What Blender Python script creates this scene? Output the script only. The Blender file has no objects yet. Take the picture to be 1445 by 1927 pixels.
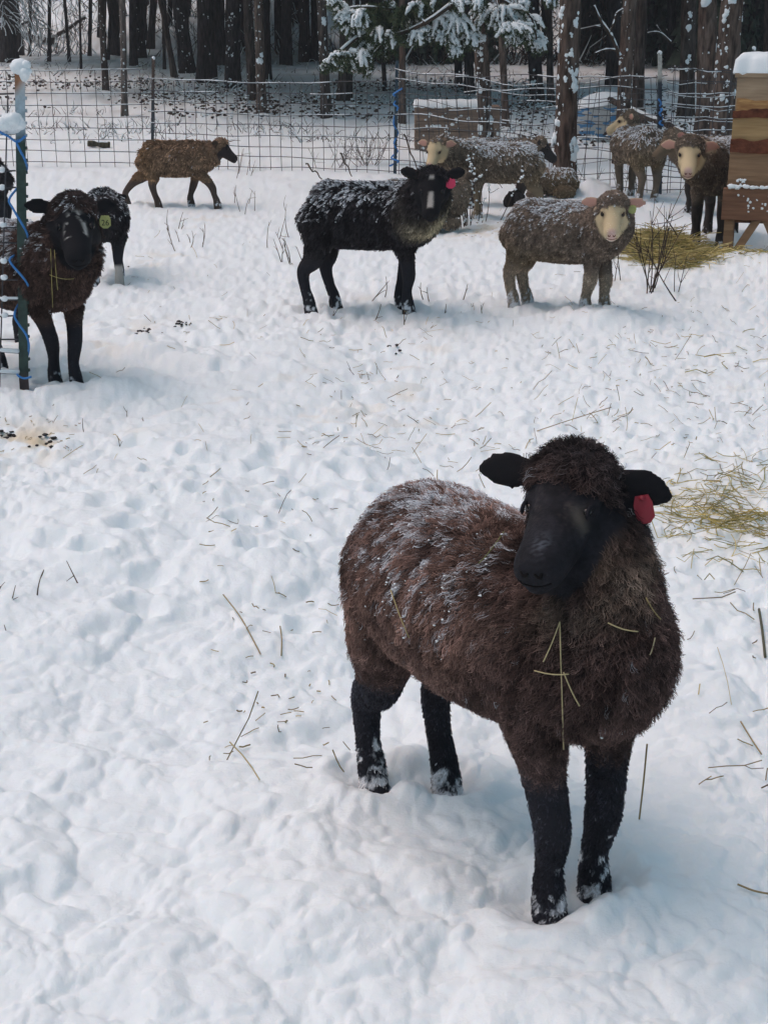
import bpy, math, random
import numpy as np
from mathutils import Vector, Matrix, Euler

# ---------------------------------------------------------------- camera, sky, sun, exposure
S = bpy.context.scene
COL = S.collection
CAM_H, PITCH = 1.5, math.atan(903 / 2600)
cam_d = bpy.data.cameras.new('camera'); cam = bpy.data.objects.new('camera', cam_d); COL.objects.link(cam)
cam_d.sensor_fit = 'VERTICAL'; cam_d.sensor_height = 36.0; cam_d.lens = 2600 / 1927 * 36.0
cam_d.clip_start = 0.05; cam_d.clip_end = 600
cam.location = (0, 0, CAM_H); cam.rotation_euler = (math.pi / 2 - PITCH, 0, 0)
S.camera = cam
SUN_EL, SUN_AZ = math.radians(66), math.radians(-80)      # azimuth from +Y, negative = left
W = bpy.data.worlds.new('World'); S.world = W; W.use_nodes = True
wn = W.node_tree.nodes; wl = W.node_tree.links
sky = wn.new('ShaderNodeTexSky'); sky.sky_type = 'NISHITA'; sky.sun_disc = False
sky.sun_elevation = SUN_EL; sky.sun_rotation = SUN_AZ
sky.air_density = 1.0; sky.dust_density = 6.0; sky.ozone_density = 1.0
hs = wn.new('ShaderNodeHueSaturation'); hs.inputs['Saturation'].default_value = 1.25; hs.inputs['Hue'].default_value = 0.46
wl.new(sky.outputs[0], hs.inputs['Color']); wl.new(hs.outputs[0], wn['Background'].inputs[0])
wn['Background'].inputs[1].default_value = 0.15
sd = bpy.data.lights.new('sun', 'SUN'); sun = bpy.data.objects.new('sun', sd); COL.objects.link(sun)
sd.energy = 0.5; sd.angle = math.radians(90); sd.color = (1.0, 0.99, 0.95)
sun.location = (-8, 0, 20)
sdir = Vector((math.sin(SUN_AZ) * math.cos(SUN_EL), math.cos(SUN_AZ) * math.cos(SUN_EL), math.sin(SUN_EL)))
sun.rotation_euler = sdir.to_track_quat('Z', 'Y').to_euler()
S.view_settings.view_transform = 'Standard'; S.view_settings.look = 'None'
S.view_settings.exposure = -0.24; S.view_settings.gamma = 1.0
S.cycles.use_denoising = True
S.cycles.max_bounces = 6; S.cycles.diffuse_bounces = 4

rng = np.random.default_rng(7); random.seed(7)
R = math.radians
F_PX = 2600.0
CP, SP = math.cos(PITCH), math.sin(PITCH)

# ---------------------------------------------------------------- noise and terrain
def _hash(*ks, seed=0):
    h = np.full(np.shape(ks[0]), (seed * 374761393 + 668265263) & 0xffffffff, np.uint64)
    for k in ks:
        h = (h ^ (k.astype(np.int64) & 0xffffffff).astype(np.uint64)) * np.uint64(2654435761) & np.uint64(0xffffffff)
        h ^= h >> np.uint64(15); h = h * np.uint64(2246822519) & np.uint64(0xffffffff); h ^= h >> np.uint64(13)
    return h.astype(np.float64) / 4294967295.0
def vnoise(p, seed=0):
    """value noise on (N,2) or (N,3) points, about -1..1"""
    i = np.floor(p).astype(np.int64); f = p - i; f = f * f * (3 - 2 * f); d = p.shape[1]; out = 0
    for c in range(2 ** d):
        o = [(c >> k) & 1 for k in range(d)]
        w = 1.0
        for k in range(d): w = w * (f[:, k] if o[k] else 1 - f[:, k])
        out = out + w * _hash(*[i[:, k] + o[k] for k in range(d)], seed=seed)
    return out * 2 - 1
def fbm(p, oct=4, seed=0):
    a, s, out = 1.0, 0.0, 0
    for k in range(oct):
        out = out + a * vnoise(p * 2 ** k + 17.3 * k, seed + k); s += a; a *= .5
    return out / s
def lumps(p, scale, seed, keep=1.0):
    """rounded clods: highest of the random domes around each point, 0..1"""
    q = p / scale; i = np.floor(q).astype(np.int64); best = np.zeros(len(p))
    for dx in (-1, 0, 1):
        for dy in (-1, 0, 1):
            cx, cy = i[:, 0] + dx, i[:, 1] + dy
            jx, jy = cx + _hash(cx, cy, seed=seed), cy + _hash(cx, cy, seed=seed + 1)
            r = .45 + .5 * _hash(cx, cy, seed=seed + 2); hgt = .3 + .7 * _hash(cx, cy, seed=seed + 3)
            hgt = hgt * (_hash(cx, cy, seed=seed + 4) < keep)
            d2 = ((q[:, 0] - jx) ** 2 + (q[:, 1] - jy) ** 2) / r ** 2
            best = np.maximum(best, hgt * np.sqrt(np.clip(1 - d2, 0, 1)))
    return best
def smooth(a, b, x):
    t = np.clip((x - a) / (b - a), 0, 1); return t * t * (3 - 2 * t)
def slope_z(x, y):
    y = np.asarray(y, float)
    z = .032 * np.clip(y - 17.5, 0, None)
    return z + .17 * np.clip(y - 46, 0, None) + .0 * x
PITS = []       # hoof holes: x, y, radius, depth
BANKS = [(2.30, 9.50, .26, .05), (2.66, 9.40, .35, .075), (1.13, 7.55, .30, .055), (2.02, 13.75, .22, .13), (1.75, 13.55, .2, .07), (-1.55, 5.75, .16, .05), (-1.25, 5.85, .25, .035)]   # heaped snow: x, y, radius, height
def snow_z(x, y):
    x = np.asarray(x, float); y = np.asarray(y, float)
    p = np.stack([x, y], 1)
    wp = p + .05 * np.stack([vnoise(p * 6, 71), vnoise(p * 6, 72)], 1) + .016 * np.stack([vnoise(p * 23, 73), vnoise(p * 23, 74)], 1)
    big = fbm(p * .9 + 3, 3, 1)
    z = slope_z(x, y) + .03 * big - .028
    tread = smooth(-.25, .35, fbm(p * .45 + 9, 3, 5) + .28 * np.clip(x + .2, -1, 1.2) + smooth(3.5, 6, y) * .5)
    tread = tread * (1 - .8 * smooth(16, 19, y))
    soft = 1 - tread
    l1 = lumps(wp, .34, 11, .8); l2 = lumps(wp, .15, 21, .85); l3 = lumps(wp + .3, .07, 31, .8); l4 = lumps(wp + .7, .033, 41, .7)
    near = 1 - smooth(7, 15, y)
    z = z + .044 * soft * l1 + .022 * l2 * (.5 + .5 * soft) + (.018 * l3 + .012 * l4) * (.6 + .6 * tread) * (.45 + .55 * near)
    z = z + .006 * fbm(p * 24, 3, 51)
    # trodden lane running up the middle of the paddock
    lane = np.exp(-((x - .0 + .25 * np.sin(y * .9)) / .42) ** 2) * smooth(2.2, 3.2, y) * (1 - smooth(6, 9, y))
    z = z - .05 * lane
    for (a, b, r, h_) in BANKS: z = z + h_ * np.exp(-((x - a) ** 2 + (y - b) ** 2) / r ** 2) * (1 + .35 * l2)
    for (a, b, r, d) in PITS:
        m = (np.abs(x - a) < 3 * r) & (np.abs(y - b) < 3 * r)
        if m.any():
            q = ((x[m] - a) ** 2 + (y[m] - b) ** 2) / r ** 2
            z[m] -= d * np.exp(-q) - d * .35 * np.exp(-(np.sqrt(q) - 1.7) ** 2 * 3)
    return z
def zat(x, y): return float(snow_z([x], [y])[0])
def ray(px, py):
    u = (px - 722.5) / F_PX; v = (963.5 - py) / F_PX
    return Vector((u, CP + v * SP, -SP + v * CP))
def ground(px, py):
    """where the sight line of a pixel meets the smooth terrain"""
    d = ray(px, py); t = 1.0; prev = 0
    while t < 150:
        p = Vector((0, 0, CAM_H)) + d * t
        if p.z < float(slope_z(p.x, p.y)): break
        prev = t; t += max(.1, .01 * t)
    for _ in range(20):
        m = (prev + t) / 2; p = Vector((0, 0, CAM_H)) + d * m
        if p.z < float(slope_z(p.x, p.y)): t = m
        else: prev = m
    return p
def at_depth(px, py, Y):
    d = ray(px, py); return Vector((0, 0, CAM_H)) + d * (Y / d.y)

# ---------------------------------------------------------------- mesh helpers
def obj_from(name, verts, faces, mat, parent=None, smooth_shade=True, col=None, attrs=None):
    me = bpy.data.meshes.new(name)
    verts = np.asarray(verts, np.float32)
    if isinstance(faces, np.ndarray):
        n, k = faces.shape
        me.vertices.add(len(verts)); me.vertices.foreach_set('co', verts.ravel())
        me.loops.add(n * k); me.loops.foreach_set('vertex_index', faces.ravel().astype(np.int32))
        me.polygons.add(n); me.polygons.foreach_set('loop_start', np.arange(0, n * k, k, dtype=np.int32))
        me.polygons.foreach_set('loop_total', np.full(n, k, np.int32))
        me.update(calc_edges=True)
    else:
        me.from_pydata([tuple(map(float, v)) for v in verts], [], faces)
    me.polygons.foreach_set('use_smooth', np.full(len(me.polygons), smooth_shade, bool))
    if col is not None:
        a = me.color_attributes.new('Col', 'FLOAT_COLOR', 'POINT')
        c = np.ones((len(verts), 4), np.float32); c[:, :3] = col; a.data.foreach_set('color', c.ravel())
    for m in (mat if isinstance(mat, (list, tuple)) else [mat]): me.materials.append(m)
    return add(name, me, parent)
def add(name, data, parent=None):
    o = bpy.data.objects.new(name, data); COL.objects.link(o)
    if parent is not None: o.parent = parent
    return o
def tag(o, label=None, cat=None, group=None, kind=None):
    for k, v in (('label', label), ('category', cat), ('group', group), ('kind', kind)):
        if v: o[k] = v
    return o
def empty(name, loc=(0, 0, 0), rz=0.0):
    o = add(name, None); o.location = loc; o.rotation_euler = (0, 0, rz); o.empty_display_size = .1; return o
class Geo:
    def __init__(s): s.v, s.f, s.c = [], [], []
    def add(s, v, f, c=None):
        n = len(s.v); s.v.extend(v); s.f.extend([tuple(i + n for i in q) for q in f])
        if c is not None: s.c.extend([c] * len(v))
    def box(s, c, size, rot=None, jit=0.0, col=None):
        c = Vector(c); h = Vector(size) / 2; rot = rot or Matrix.Identity(3); vs = []
        for x in (-1, 1):
            for y in (-1, 1):
                for z in (-1, 1):
                    q = Vector((x * h.x, y * h.y, z * h.z)) + Vector([random.uniform(-jit, jit) for _ in range(3)])
                    vs.append(c + rot @ q)
        s.add(vs, [(0, 1, 3, 2), (4, 6, 7, 5), (0, 4, 5, 1), (2, 3, 7, 6), (0, 2, 6, 4), (1, 5, 7, 3)], col)
    def tube(s, pts, rad, n=8, up=(0, 0, 1), col=None, phase=0.0):
        """closed tube; rad = list of r or (side, up) radii"""
        pts = [Vector(p) for p in pts]; vs = []; up = Vector(up); m = len(pts)
        for i, p in enumerate(pts):
            t = (pts[min(i + 1, m - 1)] - pts[max(i - 1, 0)]).normalized()
            sd_ = t.cross(up)
            if sd_.length < 1e-3: sd_ = t.cross(Vector((1, 0, 0)))
            sd_.normalize(); u2 = sd_.cross(t).normalized()
            r = rad[i] if not isinstance(rad, (int, float)) else rad
            a, b = r if isinstance(r, (tuple, list)) else (r, r)
            for k in range(n):
                an = 2 * math.pi * k / n + phase; vs.append(p + sd_ * (a * math.cos(an)) + u2 * (b * math.sin(an)))
        fs = [(i * n + k, i * n + (k + 1) % n, (i + 1) * n + (k + 1) % n, (i + 1) * n + k) for i in range(m - 1) for k in range(n)]
        fs += [tuple(range(n - 1, -1, -1)), tuple(range((m - 1) * n, m * n))]
        s.add(vs, fs, col)
    def ball(s, c, r, mat3=None, sub=2, col=None, jit=0.0):
        v, f = ICO[sub]; r = r if isinstance(r, (tuple, list)) else (r, r, r); m = mat3 or Matrix.Identity(3); c = Vector(c)
        s.add([c + m @ Vector((q[0] * r[0], q[1] * r[1], q[2] * r[2])) * (1 + random.uniform(-jit, jit)) for q in v], f, col)
    def build(s, name, mat, parent=None, smooth_shade=True):
        return obj_from(name, [tuple(v) for v in s.v], s.f, mat, parent, smooth_shade, col=np.array(s.c) if s.c else None)
def _ico():
    t = (1 + 5 ** .5) / 2
    v = [Vector(q).normalized() for q in [(-1, t, 0), (1, t, 0), (-1, -t, 0), (1, -t, 0), (0, -1, t), (0, 1, t), (0, -1, -t), (0, 1, -t), (t, 0, -1), (t, 0, 1), (-t, 0, -1), (-t, 0, 1)]]
    f = [(0, 11, 5), (0, 5, 1), (0, 1, 7), (0, 7, 10), (0, 10, 11), (1, 5, 9), (5, 11, 4), (11, 10, 2), (10, 7, 6), (7, 1, 8), (3, 9, 4), (3, 4, 2), (3, 2, 6), (3, 6, 8), (3, 8, 9), (4, 9, 5), (2, 4, 11), (6, 2, 10), (8, 6, 7), (9, 8, 1)]
    out = [(v, f)]
    for _ in range(2):
        v = list(v); mid = {}; nf = []
        def m(a, b):
            k = (min(a, b), max(a, b))
            if k not in mid: v.append(((v[a] + v[b]) / 2).normalized()); mid[k] = len(v) - 1
            return mid[k]
        for a, b, c in f:
            x, y, z = m(a, b), m(b, c), m(c, a); nf += [(a, x, z), (b, y, x), (c, z, y), (x, y, z)]
        f = nf; out.append((v, f))
    return out
ICO = _ico()
def crom(P, k=4):
    """Catmull-Rom through rows of numbers"""
    P = np.array(P, float); out = []
    for i in range(len(P) - 1):
        a, b, c, d = P[max(i - 1, 0)], P[i], P[i + 1], P[min(i + 2, len(P) - 1)]
        for j in range(k):
            t = j / k; out.append(.5 * (2 * b + (c - a) * t + (2 * a - 5 * b + 4 * c - d) * t * t + (3 * b - a - 3 * c + d) * t ** 3))
    return np.array(out + [P[-1]])
def blobs(cent, rad, sub=0, jit=.3, squash=1.0, seed=0):
    """many small irregular lumps as one vertex and face array"""
    v0, f0 = ICO[sub]; v0 = np.array([tuple(q) for q in v0]); f0 = np.array(f0); n = len(cent); g = np.random.default_rng(seed)
    k = len(v0); s = np.asarray(rad)[:, None, None] * (1 + jit * (g.random((n, k, 1)) * 2 - 1)) * np.stack([1 + .5 * g.random((n, 1)), 1 + .5 * g.random((n, 1)), np.full((n, 1), squash)], 2)
    v = np.asarray(cent)[:, None, :] + v0[None] * s
    f = f0[None] + (np.arange(n) * k)[:, None, None]
    return v.reshape(-1, 3), f.reshape(-1, 3)

# ---------------------------------------------------------------- materials
def material(name, color=(.5, .5, .5), rough=.8, spec=.3, attr=None, bump=None, vary=None, build=None, sss=0.0):
    m = bpy.data.materials.new(name); m.use_nodes = True; nt = m.node_tree; b = nt.nodes['Principled BSDF']
    b.inputs['Roughness'].default_value = rough; b.inputs['Specular IOR Level'].default_value = spec
    b.inputs['Base Color'].default_value = (*color, 1)
    src = None
    tc = nt.nodes.new('ShaderNodeTexCoord')
    if attr:
        a = nt.nodes.new('ShaderNodeAttribute'); a.attribute_name = attr; src = a.outputs['Color']
    if vary:                                     # (scale, amount, stretch xyz)
        mp = nt.nodes.new('ShaderNodeMapping'); mp.inputs['Scale'].default_value = vary[2]
        n = nt.nodes.new('ShaderNodeTexNoise'); n.inputs['Scale'].default_value = vary[0]; n.inputs['Detail'].default_value = 6
        nt.links.new(tc.outputs['Object'], mp.inputs[0]); nt.links.new(mp.outputs[0], n.inputs['Vector'])
        r = nt.nodes.new('ShaderNodeMapRange'); r.inputs[1].default_value = .3; r.inputs[2].default_value = .7
        r.inputs[3].default_value = 1 - vary[1]; r.inputs[4].default_value = 1 + vary[1]; nt.links.new(n.outputs['Fac'], r.inputs[0])
        mx = nt.nodes.new('ShaderNodeMix'); mx.data_type = 'RGBA'; mx.blend_type = 'MULTIPLY'; mx.inputs[0].default_value = 1
        if src: nt.links.new(src, mx.inputs[6])
        else: mx.inputs[6].default_value = (*color, 1)
        nt.links.new(r.outputs[0], mx.inputs[7]); src = mx.outputs[2]
    if src: nt.links.new(src, b.inputs['Base Color'])
    if bump:                                     # (scale, strength, distance, stretch)
        mp = nt.nodes.new('ShaderNodeMapping'); mp.inputs['Scale'].default_value = bump[3]
        n = nt.nodes.new('ShaderNodeTexNoise'); n.inputs['Scale'].default_value = bump[0]; n.inputs['Detail'].default_value = 8; n.inputs['Roughness'].default_value = .65
        nt.links.new(tc.outputs['Object'], mp.inputs[0]); nt.links.new(mp.outputs[0], n.inputs['Vector'])
        bp = nt.nodes.new('ShaderNodeBump'); bp.inputs['Strength'].default_value = bump[1]; bp.inputs['Distance'].default_value = bump[2]
        nt.links.new(n.outputs['Fac'], bp.inputs['Height']); nt.links.new(bp.outputs[0], b.inputs['Normal'])
    if sss:
        b.inputs['Subsurface Weight'].default_value = sss; b.inputs['Subsurface Radius'].default_value = (.6, .8, 1.0); b.inputs['Subsurface Scale'].default_value = .02
    return m
O3 = (1, 1, 1)
M_snow = material('trodden_snow', (.80, .87, .895), .65, .25, attr='Col', bump=(70, .35, .010, O3), sss=.35)
M_snowcap = material('snow', (.80, .87, .895), .65, .25, bump=(60, .3, .01, O3))
M_wool = material('wool', rough=.8, spec=.12, attr='Col')
M_skin = material('short_fur', rough=.75, spec=.12, attr='Col', bump=(260, .5, .004, O3))
M_eye = material('eye', (.01, .008, .006), .12, .5)
M_bark = material('bark', (.05, .04, .035), .95, .1, attr='Col', vary=(24, .75, (1, 1, .22)), bump=(30, 1.0, .05, (1, 1, .22)))
M_twig = material('dead_twig', (.06, .045, .035), .9, .1)
M_stalk = material('stalk', (.10, .07, .045), .9, .1)
M_needle = material('needles', (.035, .06, .035), .7, .2, attr='Col')
M_crown = material('crown_needles', (.05, .075, .055), .8, .2)
M_straw = material('straw', (.35, .28, .12), .7, .2, attr='Col')
M_wire = material('galvanised_wire', (.05, .052, .058), .5, .35)
M_post = material('post_paint', rough=.55, spec=.35, attr='Col', vary=(40, .25, O3), bump=(90, .25, .002, O3))
M_twine = material('blue_twine', (.05, .22, .55), .6, .3, bump=(300, .5, .003, O3))
M_hoof = material('hoof', (.02, .018, .018), .5, .3)

# ---------------------------------------------------------------- feet first: hoof holes dent the snow
SHEEP = []
def px_feet(*ps): return [tuple(ground(*p)[:2]) for p in ps]
from mathutils.bvhtree import BVHTree
TORSO = [(-.345, .510, .05, .06), (-.325, .500, .11, .125), (-.255, .485, .158, .165), (-.12, .470, .180, .176), (.05, .466, .184, .180),
         (.19, .474, .172, .176), (.31, .488, .142, .158), (.385, .495, .098, .118), (.425, .497, .045, .06)]
HEADPROF = [(-.075, .0, .035, .035), (-.05, .0, .066, .066), (-.005, .0, .079, .078), (.045, -.004, .073, .078), (.085, -.012, .060, .068), (.13, -.018, .053, .056),
            (.17, -.022, .049, .049), (.198, -.024, .047, .045), (.220, -.026, .039, .036), (.231, -.027, .020, .018)]
def remesh(g, voxel, iters):
    o = g.build('tmp', M_skin)
    m = o.modifiers.new('r', 'REMESH'); m.mode = 'VOXEL'; m.voxel_size = voxel
    m2 = o.modifiers.new('s', 'SMOOTH'); m2.iterations = iters; m2.factor = .5
    dg = bpy.context.evaluated_depsgraph_get(); dg.update()
    me = bpy.data.meshes.new_from_object(o.evaluated_get(dg)); old = o.data
    bpy.data.objects.remove(o); bpy.data.meshes.remove(old)
    return me
def mix(a, b, t):
    t = np.asarray(t)[..., None]; return np.asarray(a) * (1 - t) + np.asarray(b) * t
def strands(name, P, C, rad, parent, mat):
    """P (n,k,3) points, C (n,k,3) colours, rad (n,k): a hair object"""
    n, k, _ = P.shape
    hc = bpy.data.hair_curves.new(name); hc.add_curves([k] * n)
    hc.attributes['position'].data.foreach_set('vector', P.astype(np.float32).ravel())
    ra = hc.attributes.get('radius') or hc.attributes.new('radius', 'FLOAT', 'POINT')
    ra.data.foreach_set('value', rad.astype(np.float32).ravel())
    ca = hc.attributes.new('Col', 'FLOAT_COLOR', 'POINT'); c4 = np.ones((n * k, 4), np.float32); c4[:, :3] = C.reshape(-1, 3)
    ca.data.foreach_set('color', c4.ravel()); hc.materials.append(mat)
    return add(name, hc, parent)

def make_sheep(c):
    s = c.get('s', 1.0); seed = c['seed']; g = np.random.default_rng(seed); lying = c.get('lying', False)
    fat = c.get('fat', 1.0); dz = -.235 if lying else 0.0
    px, py = c['pos']; hd = R(c['head'])
    root = empty('sheep', (px, py, float(slope_z(px, py)) + c.get('dz', 0.0)), hd)
    tag(root, c['label'], 'sheep', 'sheep of the flock in the snowy paddock')
    G = Geo()
    tz = c.get('tz', 0); st = crom([(x * (c.get('tl', 1.0) if x < 0 else 1), z + dz + tz, a * fat, b * (1 + (fat - 1) * .6)) for x, z, a, b in c.get('torso', TORSO)], 4)
    G.tube([(q[0] * s, 0, q[1] * s) for q in st], [(q[2] * s, q[3] * s) for q in st], 28)
    poll = Vector(c['poll']) * s + Vector((0, 0, dz * s)); yaw, pitch, roll = [R(a) for a in c['hrot']]
    HM = Matrix.Translation(poll) @ Matrix.Rotation(yaw, 4, 'Z') @ Matrix.Rotation(pitch, 4, 'Y') @ Matrix.Rotation(roll, 4, 'X') @ Matrix.Diagonal((s * c.get('hs', 1), s * c.get('hs', 1), s * c.get('hs', 1), 1))
    H3 = HM.to_3x3()
    hp = crom([(u, w, a, b) for u, w, a, b in HEADPROF], 3)
    G.tube([HM @ Vector((q[0], 0, q[1])) for q in hp], [(q[2] * s * c.get('hs', 1), q[3] * s * c.get('hs', 1)) for q in hp], 20, up=H3 @ Vector((0, 0, 1)))
    hb = H3
    def hball(u, v, w, r): G.ball(HM @ Vector((u, v, w)), r, hb, 2)
    cap = c.get('cap', 1.0)
    hball(.0, 0, .028, (.072 * cap, .080 * cap, .070 * cap))                          # poll with its wool
    for sd_ in (1, -1):
        hball(.06, sd_ * .056, .026, (.03, .016, .016)); hball(.045, sd_ * .042, -.042, (.06, .026, .038))     # brow, jaw
        hball(.205, sd_ * .02, -.01, (.026, .018, .017))                              # nostril wings
    hball(.20, 0, -.05, (.034, .027, .018))                                           # chin
    # neck
    base = Vector((.24 * s, 0, (.50 + dz) * s)); mid = (base + poll) / 2 + Vector(c.get('neckmid', (.03, 0, -.02))) * s
    endp = HM @ Vector((-.02, 0, -.02))
    nr = c.get('neck', (.150, .125, .098))
    nk = crom([(*base, nr[0]), (*mid, nr[1]), (*endp, nr[2])], 5)
    G.tube([q[:3] for q in nk], [(q[3] * s, q[3] * s * 1.08) for q in nk], 20, up=(0.3, 0.1, 1))
    # ears
    ears = []
    for sd_, (eu, ew, el) in zip((1, -1), c.get('ears', ((-.25, .05, .125), (-.25, .05, .125)))):
        o0 = Vector((-.012, sd_ * .062, .03)); d = Vector((eu, sd_, ew)).normalized(); L = el
        prof = [(0, .016, .014), (.2, .022, .011), (.5, .033, .008), (.75, .028, .007), (.93, .014, .006), (1.0, .005, .004)]
        pts = [HM @ (o0 + d * (t * L) + Vector((.0, 0, -.016 * t * t))) for t, _, _ in prof]
        G.tube(pts, [(b * s * 1.1, a * s * 1.1) for t, a, b in prof], 12, up=c.get('earup', (0, 0, 1)))
        ears.append((o0, d, L))
    # legs
    feet = c.get('feet') or [(.255, .085), (.255, -.085), (-.26, .09), (-.26, -.09)]
    thick = c.get('leg', 1.0)
    if not lying:
        for i, (fx, fy) in enumerate(feet):
            sy = 1 if i % 2 == 0 else -1
            if i < 2:
                K = [(.235, sy * .085, .44 + tz * .8, .085, .10), (.25, sy * .088, .35 + tz * .5, .050, .060), (.255 * .5 + fx * .5 + .01, (sy * .086 + fy) / 2, .245, .041, .046),
                     (fx * .75 + .255 * .25 + .012, fy * .8 + sy * .017, .175, .038, .042), (fx * .9 + .025, fy, .10, .030, .031), (fx + .0, fy, .045, .035, .037), (fx + .014, fy, -.045, .041, .046)]
            else:
                K = [(-.205, sy * .085, .45 + tz * .8, .10, .105), (-.215, sy * .10, .36 + tz * .5, .068, .078), (-.255 * .55 + fx * .45 + .01, sy * .05 + fy * .5, .27, .048, .062),
                     (fx * (.84 if fx > -.35 else .62) - .255 * (.16 if fx > -.35 else .38) - .036, fy, .205, .039, .043), (fx * .95 - .255 * .05 - .026, fy, .11, .031, .033), (fx - .006, fy, .045, .035, .037), (fx + .01, fy, -.045, .041, .046)]
            k = crom(K, 4)
            tt = [1 + (thick - 1) * float(smooth(.4, .25, q[2])) for q in k]
            G.tube([Vector(q[:3]) * s for q in k], [(q[3] * s * w, q[4] * s * w) for q, w in zip(k, tt)], 16, up=(1, 0, 0.01))
    else:
        for sy in (1, -1):
            G.ball((.22 * s, sy * .15 * s, .06 * s), (.12 * s, .05 * s, .05 * s)); G.ball((-.2 * s, sy * .16 * s, .10 * s), (.16 * s, .07 * s, .10 * s))
    tl = c.get('tl', 1.0); G.tube([(-.31 * s * tl, 0, (.55 + dz) * s), (-.345 * s * tl, 0, (.48 + dz) * s), (-.345 * s * tl, 0, (.37 + dz) * s)], [.035 * s, .030 * s, .016 * s], 10, up=(1, 0, 0))
    me = remesh(G, c.get('voxel', .011) * s, 3)
    body = add('body', me, root)
    nv = len(me.vertices); V = np.empty(nv * 3, np.float32); me.vertices.foreach_get('co', V); V = V.reshape(-1, 3).astype(float)
    N = np.empty(nv * 3, np.float32); me.vertices.foreach_get('normal', N); N = N.reshape(-1, 3).astype(float)
    me.polygons.foreach_set('use_smooth', np.ones(len(me.polygons), bool))
    HI = np.array(HM.inverted()); hl = V @ HI[:3, :3].T + HI[:3, 3]; Nh = N @ np.array(H3.inverted()).T; Nh /= np.linalg.norm(Nh, axis=1, keepdims=True) + 1e-9
    u, v, w = hl.T
    inhead = (u > -.1) & (np.abs(v) < .24) & (np.abs(w) < .13) & (u < .3)
    nz = fbm(V * 9 + seed, 3, 3); nf = fbm(V * 38 + seed, 2, 5)
    earm = np.zeros(nv)
    for o0, d_, Le in ears:
        q = hl - np.array(o0); t = np.clip((q * np.array(d_)).sum(1) / Le, 0, 1); dist = np.linalg.norm(q - t[:, None] * Le * np.array(d_), axis=1)
        earm = np.maximum(earm, smooth(.060, .045, dist) * smooth(.18, .30, (q * np.array(d_)).sum(1) / Le))
    edge = c.get('face_edge', .03) + .30 * np.clip(w, 0, .1) + c.get('edge_noise', .016) * nf - .15 * np.clip(-w, 0, .06)
    HPA = np.array(hp); hw0, ha, hb_ = [np.interp(u, HPA[:, 0], HPA[:, k]) for k in (1, 2, 3)]
    shell = np.sqrt((v / (ha + .012)) ** 2 + ((w - hw0 + .008) / (hb_ + .022)) ** 2)
    facem = inhead * smooth(-.006, .010, u - edge) * smooth(1.35, 1.12, shell) * (u < .3)
    lz = c.get('leg_line', .26) * s
    legm = np.zeros(nv) if lying else smooth(lz + .03 * s, lz - .03 * s, V[:, 2] + .02 * nz)
    bare = np.clip(np.maximum.reduce([facem, earm, legm]), 0, 1)
    upn = np.clip(N[:, 2], 0, 1)
    # colour of skin and short fur
    wr, wt = c['wool']                                        # wool root, wool tip
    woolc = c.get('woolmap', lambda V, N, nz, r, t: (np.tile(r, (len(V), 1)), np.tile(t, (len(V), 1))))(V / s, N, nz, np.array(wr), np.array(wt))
    if 'capcol' in c:
        cm_ = inhead * smooth(.09, .0, u) * smooth(-.09, -.05, u) * (np.abs(v) < .12); woolc = (mix(woolc[0], c['capcol'][0], cm_), mix(woolc[1], c['capcol'][1], cm_))
    col = mix(woolc[0], woolc[1], np.full(nv, .35))
    col = mix(col, mix(c['legs'], np.array(c['legs']) * 1.5, .5 + .5 * nf), legm)
    fc = c['face'](u, v, w, nz, nf, Nh) if callable(c['face']) else np.tile(c['face'], (nv, 1)) * (1 + .25 * nf[:, None])
    col = mix(col, fc, facem)
    ec = np.tile(c['ear_out'], (nv, 1)); ec = mix(ec, c.get('ear_in', c['ear_out']), smooth(.2, .6, Nh[:, 0]) * smooth(.008, -.004, np.abs(w - .03 + .9 * np.clip(np.abs(v) - .06, 0, 1) ** 2) - .024))
    col = mix(col, ec, earm)
    if not lying:                                             # snow clinging to the legs
        low = smooth(c.get('sock', .13) * s, .0, V[:, 2]); kk = smooth(.05, .3, .8 * fbm(V * 75 / s + seed, 2, 12) + .7 * nf + .4 * nz + 1.0 * low - c.get('sockthr', .75)) * legm * (low > .02)
        col = mix(col, (.72, .75, .79), kk * .9)
        if c.get('legs_fn'): col = c['legs_fn'](V / s, col, nf)
    a = me.color_attributes.new('Col', 'FLOAT_COLOR', 'POINT'); c4 = np.ones((nv, 4), np.float32); c4[:, :3] = np.clip(col, 0, 1); a.data.foreach_set('color', c4.ravel())
    me.materials.clear(); me.materials.append(M_skin)
    # triangles for scattering
    me.calc_loop_triangles(); nt_ = len(me.loop_triangles); T = np.empty(nt_ * 3, np.int32); me.loop_triangles.foreach_get('vertices', T); T = T.reshape(-1, 3)
    area = np.linalg.norm(np.cross(V[T[:, 1]] - V[T[:, 0]], V[T[:, 2]] - V[T[:, 0]]), axis=1) / 2
    def scatter(dens, n):
        wgt = area * dens[T].mean(1); t = g.choice(nt_, n, p=wgt / wgt.sum()); r1, r2 = np.sqrt(g.random(n)), g.random(n)
        b = np.stack([1 - r1, r1 * (1 - r2), r1 * r2], 1)
        f = lambda A: (A[T[t]] * b[:, :, None]).sum(1) if A.ndim == 2 else (A[T[t]] * b).sum(1)
        return f
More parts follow.
